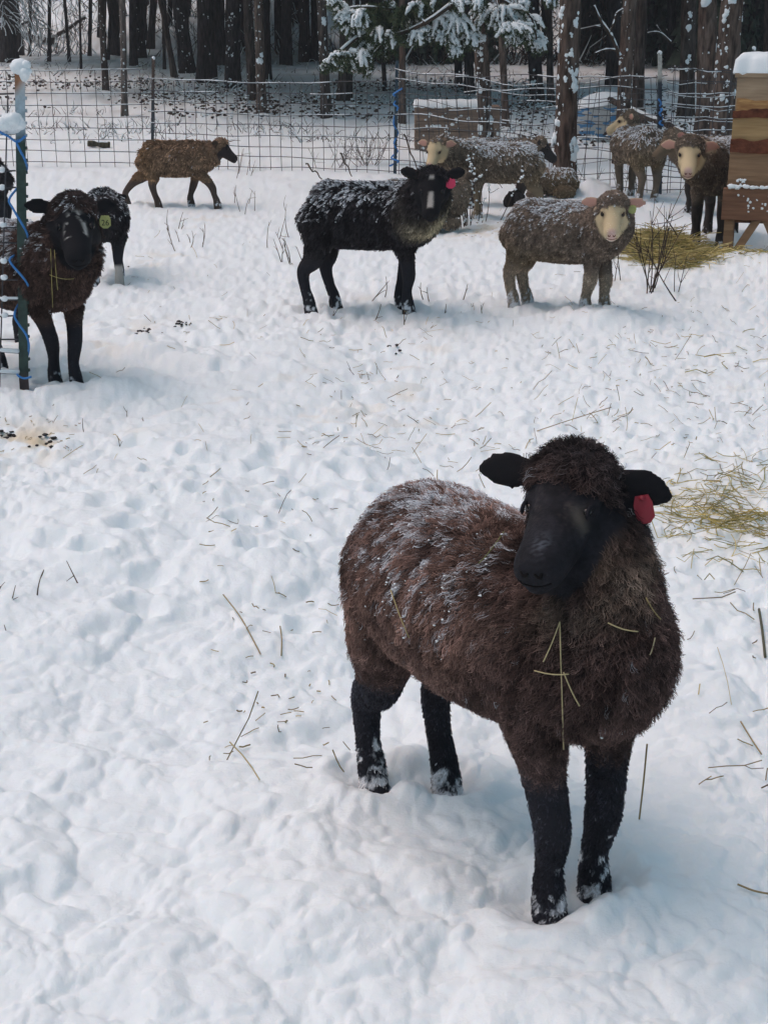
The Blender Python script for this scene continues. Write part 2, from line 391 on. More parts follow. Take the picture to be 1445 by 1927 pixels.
    def grow(name, dens, n, per, L, k, droop, frizz, spread, r0, roots, tips, snow, clump=.8, crimp=.002):
        f = scatter(dens, n); p = f(V); nn = f(N); nn /= np.linalg.norm(nn, axis=1, keepdims=True) + 1e-9
        Ln = f(L) * g.uniform(.7, 1.3, n); dr = f(droop)[:, None]; fz = f(frizz)[:, None]
        fl = np.tile(np.array(c.get('flow', (-.45, 0, -1.0))), (n, 1)); fl -= nn * (fl * nn).sum(1, keepdims=True); fl /= np.linalg.norm(fl, axis=1, keepdims=True) + 1e-6
        sw = np.stack([vnoise(p * 14 / s, seed + q) for q in (60, 61, 62)], 1)        # neighbouring locks lean the same way
        rd = g.normal(size=(n, 3)) * .55 + sw * 1.1
        path = [p - nn * .004 * s]; cur = path[0]
        for i in range(k - 1):
            t = (i + .5) / (k - 1)
            d = nn * (1 - dr * (.35 + .6 * t)) + fl * dr * (.5 + .9 * t) + rd * fz * (.4 + .6 * t); d /= np.linalg.norm(d, axis=1, keepdims=True) + 1e-9
            cur = cur + d * (Ln / (k - 1))[:, None]; path.append(cur)
        path = np.stack(path, 1)                                                      # n,k,3
        tt = np.linspace(0, 1, k)
        off = g.normal(size=(n, per, 3)) * spread; off -= nn[:, None] * (off * nn[:, None]).sum(2, keepdims=True)
        P = path[:, None] + off[:, :, None, :] * (1 - clump * tt[None, None, :, None])
        ph = g.random((n, 1, 1, 1)) * 6.28 + g.random((n, per, 1, 1)) * 1.2; ax = np.cross(nn, fl)[:, None, None, :]
        P = P + ax * np.sin(tt[None, None, :, None] * 9 + ph) * crimp * (tt[None, None, :, None])
        P = P + g.normal(size=P.shape) * (crimp * .35) * tt[None, None, :, None]
        rc, tcx = f(roots), f(tips); lv = np.exp(g.normal(size=(n, 1)) * c.get('lockvar', .32)) * (1 + .35 * vnoise(p * 20 / s, seed + 9)[:, None]) * (1 + .60 * vnoise(p * np.array((44, 44, 13)) / s + 3 * vnoise(p * 9 / s, seed + 14)[:, None], seed + 13)[:, None])
        C = (rc[:, None] * (1 - tt[None, :, None]) + tcx[:, None] * tt[None, :, None]) * lv[:, None]
        sm = np.clip(f(snow) + g.normal(size=n) * .18, 0, 1)
        sk = (smooth(.42, .72, sm)[:, None] * smooth(.0, .5, tt)[None] * .92)[..., None]
        C = C * (1 - sk) + np.array((.70, .74, .79)) * sk
        C = np.broadcast_to(C[:, None], (n, per, k, 3)) * np.exp(g.normal(size=(n, per, 1, 1)) * .15)
        rad = r0 * (1 - .65 * tt)[None, None] * g.uniform(.7, 1.3, (n, per, 1)) * np.ones((n, per, k)) * (1 + .25 * sk[:, None, :, 0])
        strands(name, P.reshape(-1, k, 3), np.clip(C, 0, 1).reshape(-1, k, 3), rad.reshape(-1, k), root, M_wool)
        return path[:, -1], sm
    LN = c.get('wlen', .026) * s
    capm = inhead * smooth(.06, -.02, u)
    neckm = smooth(.22 * s, .36 * s, V[:, 0]) * (1 - capm)
    L = LN * (1 - .45 * capm) * (1 + .25 * nz) * (1 if lying else .35 + .65 * smooth(lz, lz + .13 * s, V[:, 2])); droop = np.clip(c.get('droop', .75) * (1 - .55 * capm) * (1 - .3 * neckm), 0, 1); fz = c.get('frizz', .25) * (1 + 1.2 * capm + .8 * neckm)
    sn = c.get('snow', .5); nh = fbm(V * 85 / s + seed, 2, 8); lowz = (c.get('snow_low', .40) + dz) * s
    snow = (smooth(-.25, .9, N[:, 2]) * (.30 + .42 * sn) + .42 * nh + .38 * nf + .22 * nz) * smooth(lowz, lowz + .14 * s, V[:, 2]) * (1 - .8 * np.clip(capm + facem, 0, 1)) * (1 - .35 * neckm)
    if c.get('snowmap'): snow = c['snowmap'](V / s, N, nz, nf, snow)
    n, per = c.get('locks', (3500, 4))
    tips, sm = grow('fleece', (1 - bare) ** 2 + 1e-6, n, per, L, 6, droop, fz, c.get('spread', .006) * s, c.get('r0', .0016) * s, woolc[0], woolc[1], snow, crimp=c.get('crimp', .0025), clump=c.get('clump', .75))
    if c.get('fur'):                                           # short hair on legs, face and ears
        nfur, flen = c['fur']
        grow('short_hair', np.clip(legm + .7 * facem + .35 * earm, 0, 1) + 1e-6, nfur, 3, np.full(nv, flen) * (1 - .55 * facem) * (1 - .6 * earm), 4, np.full(nv, .75), np.full(nv, .22), .002, .0008 * s, col * .8, np.clip(col * (2.0 + 1.2 * facem[:, None] * (col.mean(1) < .1)[:, None]), 0, .8), np.zeros(nv), crimp=.0008)
    # crumbs of snow caught in the wool
    idx = np.where(sm > c.get('crumbthr', .58))[0]
    if len(idx) > 8:
        idx = g.choice(idx, min(len(idx), int(1.7 * c.get('crumbs', 700))), replace=False)
        vv, ff = blobs(tips[idx] + g.normal(size=(len(idx), 3)) * .004 * s - np.array((0, 0, .004)), np.clip(np.exp(g.normal(size=len(idx)) * .45), .3, 1.7) * .0026 * c.get('crumbsize', 1.0), 0, .35, .7, seed)
        tag(obj_from('snow_crumbs', vv, ff, M_snowcap, root), kind='stuff')
    # eyes and nose found by casting on to the body
    bvh = BVHTree.FromPolygons([tuple(q) for q in V], [tuple(q) for q in T])
    def onhead(o, d):
        O = HM @ Vector(o); D = (H3 @ Vector(d)).normalized(); h = bvh.ray_cast(O, D); return h[0], h[1]
    hs = s * c.get('hs', 1)
    for sd_ in (1, -1):
        q, nn = onhead((.175, sd_ * .2, .022), (-.62, -sd_, 0))
        if q:
            e = Geo(); er = c.get('eye_r', 1.0); e.ball(q - nn * .005 * hs * (2 - er), (.015 * hs * er, .013 * hs * er, .0115 * hs * er), H3.normalized(), 2)
            eo = e.build('eye', M_eye, root)
            ld = Geo(); pts = []
            for k in range(9):
                an = math.pi * (k / 8); pts.append(q + nn * .004 * hs + H3.normalized() @ Vector((.015 * hs * math.cos(an), 0, .0125 * hs * math.sin(an))))
            ld.tube(pts, [.002 * hs] + [.004 * hs] * 7 + [.002 * hs], 6, col=tuple(np.array(c.get('lid', c['legs'])) * 1.0)); ld.build('eyelid', M_skin, eo)
    for sd_ in (1, -1):
        pts = []
        for (uu, vv_) in ((.004, .006), (.0, .011), (-.001, .016), (.005, .020)):
            q, nn = onhead((.4, sd_ * vv_, -.018 + 1.6 * uu), (-1, 0, 0))
            if q: pts.append(q + nn * .0004)
        if len(pts) == 4:
            e = Geo(); e.tube(pts, [.0022 * hs, .0034 * hs, .0034 * hs, .002 * hs], 6, col=c.get('nostril', (.006, .005, .005))); e.build('nostril', M_skin, root)
    pts = []
    for k in range(-6, 7):
        vv_ = k * .0052; q, nn = onhead((.4, vv_, -.040 + .006 * (abs(k) / 6) ** 2), (-1, 0, 0))
        if q: pts.append(q + nn * .0002)
    if len(pts) > 6:
        e = Geo(); e.tube(pts, .0018 * hs, 6, col=c.get('nostril', (.006, .005, .005))); e.build('mouth', M_skin, root)
    if c.get('tag'):
        tg = c['tag']; o0, d, Le = ears[0 if tg['ear'] > 0 else 1]
        q = HM @ (o0 + d * (Le * tg.get('t', .5)) + Vector((tg.get('fwd', .012), 0, -.012)))
        rzi = Matrix.Rotation(-hd, 3, 'Z'); down = (rzi @ Vector(tg.get('down', (0, 0, -1)))).normalized(); face = (rzi @ Vector(tg['face'])).normalized(); side = down.cross(face).normalized(); face = side.cross(down)
        hh, ww = tg.get('size', (.055, .045)); m = M_tag[tg['col']]
        e = Geo(); out = [(-.35, 0), (.35, 0), (.5, .3), (.5, .78), (.2, 1), (-.2, 1), (-.5, .78), (-.5, .3)]
        vs = [q + side * (a * ww) + down * (b * hh) + face * (dd + .006 * math.sin(b * 2)) for dd in (.0, .0022) for a, b in out]
        e.add(vs, [tuple(range(7, -1, -1)), tuple(range(8, 16))] + [(i, (i + 1) % 8, 8 + (i + 1) % 8, 8 + i) for i in range(8)])
        e.ball(q + face * .003 + down * .004, (.006, .006, .005), None, 1)
        to = e.build('ear_tag', m, root, False)
        if tg.get('text'):
            fc_ = bpy.data.curves.new('tag_number', 'FONT'); fc_.body = tg['text']; fc_.size = hh * .62; fc_.align_x = 'CENTER'; fc_.align_y = 'CENTER'; fc_.extrude = .0004
            tf = add('tmp', fc_); dg_ = bpy.context.evaluated_depsgraph_get(); dg_.update(); tm = bpy.data.meshes.new_from_object(tf.evaluated_get(dg_)); bpy.data.objects.remove(tf); tm.materials.clear(); tm.materials.append(M_tag['ink'])
            fo = add('tag_number', tm, to)
            fo.matrix_local = Matrix.Translation(q + down * (hh * .58) + face * .0075) @ Matrix((-side, -down, face)).transposed().to_4x4()
    if c.get('stalks'):                                        # hay caught in the coat; each a list of local-direction casts
        for (px_, py_), (qx, qy), cl, lab in c['stalks']:
            pts = []
            Mi = root_matrix(px, py, hd, root.location.z).inverted()
            for k in range(7):
                t = k / 6; a_ = px_ + (qx - px_) * t; b_ = py_ + (qy - py_) * t + 4 * math.sin(t * 3)
                O = Mi @ Vector((0, 0, CAM_H)); D = (Mi.to_3x3() @ ray(a_, b_)).normalized(); h = bvh.ray_cast(O, D)
                if h[0]: pts.append(h[0] - D * (LN * .8 + .004))
            if len(pts) >= 3:
                e = Geo(); e.tube(pts, .0012, 4, col=tuple(np.array(cl) * 1.15)); st_ = e.build('caught_straw', M_straw, None); st_.matrix_world = root_matrix(px, py, hd, root.location.z)
                tag(st_, lab, 'straw', 'hay stems caught in the sheep wool')
    return root
def root_matrix(x, y, hd, z): return Matrix.Translation((x, y, z)) @ Matrix.Rotation(hd, 4, 'Z')
M_tag = {'red': material('red_tag', (.24, .02, .034), .45, .35), 'pink': material('pink_tag', (.70, .05, .12), .4, .4), 'yellow': material('yellow_tag', (.36, .38, .14), .45, .3), 'ink': material('tag_ink', (.01, .01, .01), .6, .2)}
def to_local(pts, pos, hd, s):
    out = []
    for x, y in pts:
        dx, dy = x - pos[0], y - pos[1]; a = R(hd); out.append(((dx * math.cos(a) + dy * math.sin(a)) / s, (-dx * math.sin(a) + dy * math.cos(a)) / s))
    return out

# ---------------------------------------------------------------- the flock: looks
DARK = ((.022, .017, .018), (.115, .074, .064)); BLACK = ((.014, .0135, .016), (.032, .029, .032)); BROWN = ((.10, .066, .043), (.32, .21, .135)); GREY = ((.09, .074, .058), (.27, .215, .160))
def fg_wool(V, N, nz, r, t):
    n = len(V); side = smooth(.30, .05, V[:, 0]) * smooth(.35, .5, V[:, 2])
    tip = mix(np.tile(t, (n, 1)), (.31, .19, .150), side * np.clip(.6 + nz, 0, 1))
    rt = np.tile(r, (n, 1))
    thr = np.exp(-(((V[:, 0] - .28) / .12) ** 2 + ((V[:, 2] - .71) / .065) ** 2)) * smooth(.0, .4, nz + .25)
    tip = mix(tip, (.25, .205, .15), thr * .85); rt = mix(rt, (.07, .055, .04), thr * .8)
    return rt, tip
def brown_wool(V, N, nz, r, t):
    n = len(V); rump = smooth(.0, -.35, V[:, 0]) * .7 + smooth(.36, .26, V[:, 2]) * .5
    return np.tile(r, (n, 1)), mix(np.tile(t, (n, 1)), (.30, .18, .085), np.clip(rump * (.7 + nz), 0, 1))
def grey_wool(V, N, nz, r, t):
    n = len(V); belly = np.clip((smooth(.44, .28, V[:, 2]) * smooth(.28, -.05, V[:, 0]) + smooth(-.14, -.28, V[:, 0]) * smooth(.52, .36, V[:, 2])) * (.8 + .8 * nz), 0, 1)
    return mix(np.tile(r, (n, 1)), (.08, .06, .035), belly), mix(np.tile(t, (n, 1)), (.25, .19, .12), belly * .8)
def bib_wool(V, N, nz, r, t):
    n = len(V); bib = np.exp(-(((V[:, 0] - .43) / .12) ** 2 + ((V[:, 2] - .47) / .13) ** 2 + ((V[:, 1] + .27) / .055) ** 2))
    return mix(np.tile(r, (n, 1)), (.12, .10, .06), bib), mix(np.tile(t, (n, 1)), (.55, .48, .33), np.clip(bib * 1.4, 0, 1))
def cream_face(u, v, w, nz, nf, Nh):
    c = np.tile((.56, .455, .285), (len(u), 1)) * (1 + .12 * nz[:, None])
    pink = smooth(.195, .225, u) * smooth(.035, .01, np.abs(v)); c = mix(c, (.55, .38, .33), pink)
    c = mix(c, (.62, .55, .44), smooth(-.04, -.06, w) * smooth(.15, .2, u))
    eye = np.exp(-(((u - .082) / .024) ** 2 + ((w - .021) / .013) ** 2)) * (np.abs(v) > .03); c = mix(c, (.09, .06, .045), np.clip(eye * 1.2, 0, 1))
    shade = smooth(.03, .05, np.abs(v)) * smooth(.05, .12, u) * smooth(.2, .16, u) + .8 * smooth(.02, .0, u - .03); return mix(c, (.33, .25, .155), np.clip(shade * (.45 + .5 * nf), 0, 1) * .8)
def black_face(u, v, w, nz, nf, Nh):
    c = np.tile((.016, .016, .020), (len(u), 1)) * (1 + .5 * nf[:, None])
    fine = fbm(np.stack([u * 60, v * 260, w * 260], 1), 3, 77); tan = np.exp(-(((u - .10) / .035) ** 2 + ((np.abs(v) - .03) / .014) ** 2)) * (w > .0) * np.clip(.3 + 1.2 * nz, 0, 1) * smooth(-.1, .4, fine); c = mix(c, (.065, .05, .042), np.clip(tan * 1.0, 0, 1)); c = c * (1 + .6 * fine[:, None]); sp = np.exp(-(((u - .105) / .014) ** 2 + ((v - .047) / .012) ** 2)) * (w > -.01); c = mix(c, (.28, .24, .19), sp * .3)
    fro = np.exp(-(((u - .19) / .022) ** 2 + ((v - .008) / .014) ** 2)) * (w > -.02) * smooth(.1, .5, np.sin(u * 900 + 9 * nf) * np.sin(v * 1100 + 7 * nf) + nf); return mix(c, (.10, .115, .14), fro * .7)
def blaze_face(u, v, w, nz, nf, Nh):
    c = np.tile((.009, .009, .011), (len(u), 1))
    b = smooth(.018, .010, np.abs(v + .004 * nf)) * (w > -.005) * (smooth(.05, .04, u) + smooth(.105, .115, u) * smooth(.20, .19, u))
    return mix(c, (.42, .40, .37), np.clip(b, 0, 1) * .9)
def frost_face(u, v, w, nz, nf, Nh):
    c = np.tile((.010, .0105, .013), (len(u), 1))
    arc = np.exp(-((np.sqrt(((u - .125) / 1.6) ** 2 + v ** 2) - .034) / .006) ** 2) * (u < .15) * (w > -.03) * smooth(-.05, .1, nf + .15)
    arc = np.maximum(arc, np.exp(-(((u - .055) / .018) ** 2 + (v / .02) ** 2)) * smooth(-.1, .2, nf)); return mix(c, (.55, .55, .52), np.clip(arc, 0, 1) * .8)
def prep(c):
    s = c.get('s', 1.0); x, y = c['pos']; hd = R(c['head']); dz = -.235 if c.get('lying') else 0
    if 'poll_px' in c:
        p = at_depth(*c['poll_px']); dx, dy = p.x - x, p.y - y
        c['poll'] = ((dx * math.cos(hd) + dy * math.sin(hd)) / s, (-dx * math.sin(hd) + dy * math.cos(hd)) / s, (p.z - float(slope_z(x, y)) - c.get('dz', 0)) / s - dz)
        if 'look' in c:
            yaw = math.degrees(math.atan2(-p.y, -p.x)) - c['head'] + c['look'][0]; c['hrot'] = (yaw, c['look'][1], c['look'][2])
    if 'feet_px' in c:
        c['feet'] = to_local(px_feet(*c['feet_px']), c['pos'], c['head'], s)
    if not c.get('lying'):
        fl = c.get('feet') or [(.255, .085), (.255, -.085), (-.26, .09), (-.26, -.09)]
        for a, b in fl:
            X = x + s * (a * math.cos(hd) - b * math.sin(hd)); Y = y + s * (a * math.sin(hd) + b * math.cos(hd))
            PITS.append((X, Y, .06, .045))
    return c
BLK_LEG = (.014, .014, .018)
FLOCK = [
 dict(label='dark brown sheep with red ear tag standing in the foreground', seed=1, pos=(.195, 2.35), head=-55, s=.94, fat=1.05, tz=.066, eye_r=.72, edge_noise=.03, capcol=((.014, .012, .013), (.050, .040, .040)), snowmap=lambda V, N, nz, nf, sn: sn * smooth(.30, .02, V[:, 0]) * smooth(-.5, .1, .3 - V[:, 0]) + .02, voxel=.0055,
      feet_px=[(1115, 1680), (1030, 1715), (838, 1468), (703, 1475)], poll_px=(1084, 930, 2.16), look=(-19, 17, 5), neckmid=(.05, 0, -.05), neck=(.142, .118, .09), hs=.96, cap=1.02,
      ears=((-.20, -.30, .112), (-.05, .10, .138)), wool=DARK, woolmap=fg_wool, legs=BLK_LEG, face=black_face, ear_out=(.010, .010, .012), locks=(38000, 4), wlen=.027, spread=.006, r0=.0007, clump=.5, lockvar=.34, crimp=.0035,
      droop=.98, frizz=.20, leg=.86, fur=(22000, .009), snow=.30, crumbs=1300, crumbsize=.55, sock=.16, sockthr=.80, leg_line=.31, tag=dict(ear=1, col='red', t=.55, face=(-.3, -.9, .2), down=(.25, -.1, -1), size=(.046, .031)),
      stalks=[((1053, 1170), (1060, 1410), (.36, .31, .17), 'longest upright hay stem down the chest of the foreground sheep'), ((1005, 1262), (1070, 1268), (.36, .31, .17), 'level hay stem crossing the long stem on the foreground chest'),
        ((1060, 1265), (1090, 1328), (.36, .31, .17), 'hay stem slanting down right from the crossing on the foreground chest'), ((1053, 1170), (1022, 1245), (.36, .31, .17), 'hay stem slanting down left below the chin of the foreground sheep'),
        ((735, 1110), (770, 1200), (.32, .27, .13), 'pale hay stem on the flank of the foreground sheep'), ((1143, 1172), (1200, 1188), (.36, .31, .17), 'nearly level green hay stem on the far shoulder of the foreground sheep'),
        ((1232, 1200), (1222, 1232), (.36, .32, .2), 'tiny pale straw on the outer shoulder of the foreground sheep'), ((948, 1000), (900, 1060), (.16, .17, .07), 'dull green stem on the back of the foreground sheep behind its cheek'), ((1215, 1125), (1243, 1165), (.34, .27, .12), 'short bent straw below the red tag on the foreground sheep')]),
 dict(label='dark brown sheep with yellow tag number 26 behind the green post', seed=2, pos=(-1.66, 6.24), head=-40, s=1.08, voxel=.009,
      feet_px=[(144, 727), (104, 720), (40, 640), (2, 688)], poll_px=(139, 408, 5.98), look=(2, 30, 0), hs=1.10, cap=.98, neck=(.155, .14, .105), ears=((-.3, -.05, .10), (-.1, .22, .112)), wool=((.022, .016, .016), (.12, .076, .062)), legs=BLK_LEG, face=frost_face,
      ear_out=(.009, .009, .011), locks=(16000, 4), wlen=.022, r0=.0010, spread=.006, clump=.5, lockvar=.25, capcol=((.018, .014, .014), (.065, .046, .042)), fur=(7000, .008), snow=.75, leg=.78, sockthr=1.15, crumbs=1500, tag=dict(ear=1, col='yellow', t=.50, fwd=.045, face=(.15, -1, .1), down=(0, -.1, -1), size=(.054, .046), text='26'),
      stalks=[((96, 468), (100, 578), (.38, .34, .12), 'longest hay stem hanging from the chest of the tag 26 sheep'), ((103, 470), (109, 545), (.38, .34, .12), 'hay stem right beside the longest one on the tag 26 sheep'), ((94, 517), (140, 524), (.40, .34, .14), 'level hay stem across the chest of the tag 26 sheep'),
        ((174, 500), (179, 577), (.42, .34, .18), 'lone pale upright straw on the right of the tag 26 sheep'), ((187, 500), (181, 525), (.42, .34, .18), 'short straw under the ear tag of the tag 26 sheep')]),
 dict(label='black sheep with one white lower leg, its rump showing beside the tag 26 sheep head', seed=3, pos=(-1.78, 8.92), head=100, s=.84,
      poll=(.44, .0, .52), hrot=(0, 45, 0), neck=(.14, .12, .10), feet=[(.25, .09), (.25, -.09), (-.20, .09), (-.27, -.09)], wool=BLACK, legs=BLK_LEG, face=(.01, .01, .012), ear_out=(.01, .01, .012), locks=(3500, 4), snow=.25,
      legs_fn=lambda V, col, nf: mix(col, (.42, .40, .37), smooth(.16, .13, V[:, 2]) * (V[:, 0] < 0) * (V[:, 1] < 0))),
 dict(label='black sheep at the left edge behind the wire panel', seed=4, pos=(-3.24, 11.0), head=183, s=.92, poll=(.44, 0, .66), hrot=(0, 30, 0), wool=BLACK, legs=BLK_LEG, face=(.015, .015, .018), ear_out=(.015, .015, .018), locks=(2500, 4), snow=.2),
 dict(label='rusty brown sheep walking right in profile along the fence', seed=5, pos=(-1.93, 13.0), head=3, s=.86, fat=1.06, voxel=.010, feet=[(.47, .07), (.16, -.07), (-.20, -.09), (-.46, .08)][:0] or [(.16, .08), (.45, -.08), (-.52, .09), (-.17, -.09)],
      poll_px=(413, 276, 13.0), hrot=(-4, 33, 0), neckmid=(.03, 0, -.03), neck=(.135, .115, .09), hs=1.0, ears=((-.9, -.2, .10), (-.9, -.2, .10)), wool=BROWN, woolmap=brown_wool, legs=(.055, .040, .033), face=(.028, .022, .022),
      ear_out=(.05, .035, .025), locks=(4500, 4), wlen=.032, r0=.0026, snow=-.75, sockthr=1.1, leg_line=.24, lid=(.03, .02, .02)),
 dict(label='black sheep with white blaze and pink ear tag facing the camera', seed=6, pos=(-.13, 7.97), head=-8, s=1.02, tz=.035, tl=.90, voxel=.009, feet_px=[(752, 570), (766, 578), (630, 570), (583, 579)],
      poll_px=(814, 343, 7.55), look=(-4, 42, 0), neckmid=(.02, -.03, -.03), hs=.97, cap=.92, face_edge=.0, neck=(.165, .14, .10), ears=((-.2, .32, .125), (-.2, .32, .125)), wool=BLACK, woolmap=bib_wool, legs=BLK_LEG, face=blaze_face, ear_out=(.009, .009, .011),
      locks=(12000, 4), wlen=.028, r0=.0015, clump=.6, snow=.55, fur=(3000, .008), crumbs=2200, crumbsize=1.1, leg=.92, sockthr=1.0, tag=dict(ear=1, col='pink', t=.28, face=(0, -1, .1), down=(.05, -.1, -1), size=(.055, .052))),
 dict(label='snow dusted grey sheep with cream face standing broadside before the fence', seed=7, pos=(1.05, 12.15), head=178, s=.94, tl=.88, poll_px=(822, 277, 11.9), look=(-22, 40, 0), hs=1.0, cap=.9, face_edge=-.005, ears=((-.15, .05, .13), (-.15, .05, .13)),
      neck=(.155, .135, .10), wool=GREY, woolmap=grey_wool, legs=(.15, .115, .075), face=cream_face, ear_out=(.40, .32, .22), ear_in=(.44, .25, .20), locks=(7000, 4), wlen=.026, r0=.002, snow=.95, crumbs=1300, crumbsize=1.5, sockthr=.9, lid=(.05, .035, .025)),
 dict(label='grey sheep with dark face peeping out behind the broadside sheep', seed=8, pos=(1.03, 13.05), head=5, s=.9, poll_px=(1014, 274, 13.0), hrot=(-10, 35, 0), wool=GREY, legs=(.05, .04, .035), face=(.03, .027, .027), ear_out=(.05, .04, .035), locks=(2200, 4), r0=.0028, snow=.7),
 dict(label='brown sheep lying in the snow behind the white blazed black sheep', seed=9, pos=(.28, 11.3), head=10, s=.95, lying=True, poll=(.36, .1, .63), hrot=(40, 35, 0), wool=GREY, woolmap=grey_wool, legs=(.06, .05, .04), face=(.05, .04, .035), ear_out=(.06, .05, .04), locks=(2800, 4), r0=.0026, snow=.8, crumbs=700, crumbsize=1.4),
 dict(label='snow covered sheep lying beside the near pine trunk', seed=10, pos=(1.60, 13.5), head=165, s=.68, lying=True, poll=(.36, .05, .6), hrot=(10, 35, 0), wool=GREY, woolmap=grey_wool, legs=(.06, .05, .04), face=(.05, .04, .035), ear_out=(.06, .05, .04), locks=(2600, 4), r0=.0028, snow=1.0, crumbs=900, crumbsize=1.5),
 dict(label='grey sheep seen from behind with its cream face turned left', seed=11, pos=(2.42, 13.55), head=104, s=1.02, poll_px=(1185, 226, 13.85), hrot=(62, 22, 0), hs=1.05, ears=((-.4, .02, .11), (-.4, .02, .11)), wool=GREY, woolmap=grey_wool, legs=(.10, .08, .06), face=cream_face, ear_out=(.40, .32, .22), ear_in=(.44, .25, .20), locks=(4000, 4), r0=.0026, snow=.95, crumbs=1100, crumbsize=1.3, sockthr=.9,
      feet=[(.25, .06), (.25, -.06), (-.24, .075), (-.24, -.075)], lid=(.05, .035, .025)),
 dict(label='grey brown sheep nosing left behind the cream faced sheep by the box', seed=12, pos=(2.98, 12.5), head=186, s=.98, poll_px=(1268, 262, 12.4), hrot=(6, 36, 0), hs=1.05, wool=GREY, legs=(.03, .025, .022), face=(.12, .09, .06), ear_out=(.2, .13, .10), ear_in=(.25, .13, .11), locks=(3200, 4), r0=.0026, snow=.5, sockthr=1.0),
 dict(label='cream faced brown sheep beside the wooden box looking at the camera', seed=13, pos=(2.56, 10.84), head=-112, s=1.12, feet_px=None, poll_px=(1297, 283, 10.3), look=(0, 29, 0), hs=1.03, cap=1.10, face_edge=.042, ears=((-.2, -.08, .125), (-.2, -.02, .125)), neck=(.15, .135, .105), voxel=.009, wool=((.068, .055, .044), (.21, .165, .125)), legs=(.025, .021, .019), face=cream_face,
      ear_out=(.42, .34, .24), ear_in=(.44, .25, .20), locks=(8000, 4), wlen=.020, r0=.0015, clump=.6, snow=.75, fur=(3500, .007), crumbs=800, crumbsize=1.2, sockthr=1.2, lid=(.05, .035, .025), nostril=(.16, .06, .05)),
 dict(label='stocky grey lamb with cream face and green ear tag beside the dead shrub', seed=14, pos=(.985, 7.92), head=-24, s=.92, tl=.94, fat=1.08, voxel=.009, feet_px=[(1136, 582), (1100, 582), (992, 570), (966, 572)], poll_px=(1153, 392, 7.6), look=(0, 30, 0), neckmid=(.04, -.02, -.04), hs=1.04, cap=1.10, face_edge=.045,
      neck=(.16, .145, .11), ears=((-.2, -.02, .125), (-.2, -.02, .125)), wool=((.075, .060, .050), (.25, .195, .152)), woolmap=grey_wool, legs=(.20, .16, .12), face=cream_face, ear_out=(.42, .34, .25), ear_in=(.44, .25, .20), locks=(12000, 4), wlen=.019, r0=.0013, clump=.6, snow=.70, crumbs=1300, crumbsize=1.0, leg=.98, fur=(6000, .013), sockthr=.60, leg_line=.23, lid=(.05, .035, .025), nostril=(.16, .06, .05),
      tag=dict(ear=1, col='yellow', t=.4, face=(0, -1, .1), down=(-.3, -.1, -1), size=(.045, .045))),
]
for c in FLOCK:
    if c.get('feet_px') is None: c.pop('feet_px', None)
    prep(c)

gp_ = np.random.default_rng(91)
for k in range(24):                                            # hoof prints in wandering lines over the trodden part
    x, y, a = gp_.uniform(-1.6, 2.2), gp_.uniform(2.8, 9.5), gp_.uniform(0, 6.28)
    for j in range(9):
        a += gp_.normal() * .25; x += math.cos(a) * .21; y += math.sin(a) * .21; o_ = .06 * (1 if j % 2 else -1)
        if y > 2.2: PITS.append((x - math.sin(a) * o_, y + math.cos(a) * o_, gp_.uniform(.032, .05), gp_.uniform(.018, .042)))
# ---------------------------------------------------------------- the snow-covered ground, one sheet
def make_ground():
    a = np.concatenate([np.radians(np.linspace(50, 3.0, 560))])
    yy = np.concatenate([[-16, -9, -5, -2.5, -1, 0, .6, 1.0], CAM_H / np.tan(a), np.linspace(29, 62, 50), np.array([66, 72, 80, 95, 120])])
    uc = np.tan(R(19.0)); ue = np.tan(R(75))
    fine = np.linspace(-uc, uc, 520); outer = uc + (ue - uc) * np.linspace(0, 1, 60)[1:] ** 2
    u = np.concatenate([-outer[::-1], fine, outer]); w = np.where(yy > 1, yy + 1.2, 2.2)
    X = (w[:, None] * u[None]).ravel(); Y = np.repeat(yy, len(u)); Z = snow_z(X, Y)
    nr, nc = len(yy), len(u); i = np.arange((nr - 1) * (nc - 1)); r, k = i // (nc - 1), i % (nc - 1); b = r * nc + k
    F = np.stack([b, b + 1, b + nc + 1, b + nc], 1)
    P = np.stack([X, Y], 1); col = np.tile((.80, .87, .895), (len(X), 1))
    st = smooth(.25, .6, fbm(P * 1.3 + 40, 3, 80)) * smooth(.0, .3, fbm(P * 9, 2, 81)) * smooth(3, 5, Y) * (Y < 14)
    col = mix(col, (.74, .70, .60), st * .5)
    for (px, py, r_, amt) in ((60, 832, .14, .9), (905, 435, .30, .6), (150, 725, .10, .4), (1290, 480, .45, .4), (930, 425, .15, .5), (1340, 960, .35, .25), (1340, 710, .15, .3), (25, 815, .1, .5)):
        q = ground(px, py); m = np.exp(-(((X - q.x) / r_) ** 2 + ((Y - q.y) / r_ / 1.6) ** 2)) * smooth(-.3, .3, fbm(P * 12, 2, 83)); col = mix(col, (.62, .53, .36), m * amt)
    forest = smooth(19, 26, Y) * smooth(.05, .35, fbm(P * 2.2, 3, 85)); col = mix(col, (.30, .27, .23), forest * .35)
    return tag(obj_from('ground', np.stack([X, Y, Z], 1), F, M_snow, col=col), kind='structure')
make_ground()
for c in FLOCK: make_sheep(c)
#FLOCK_END

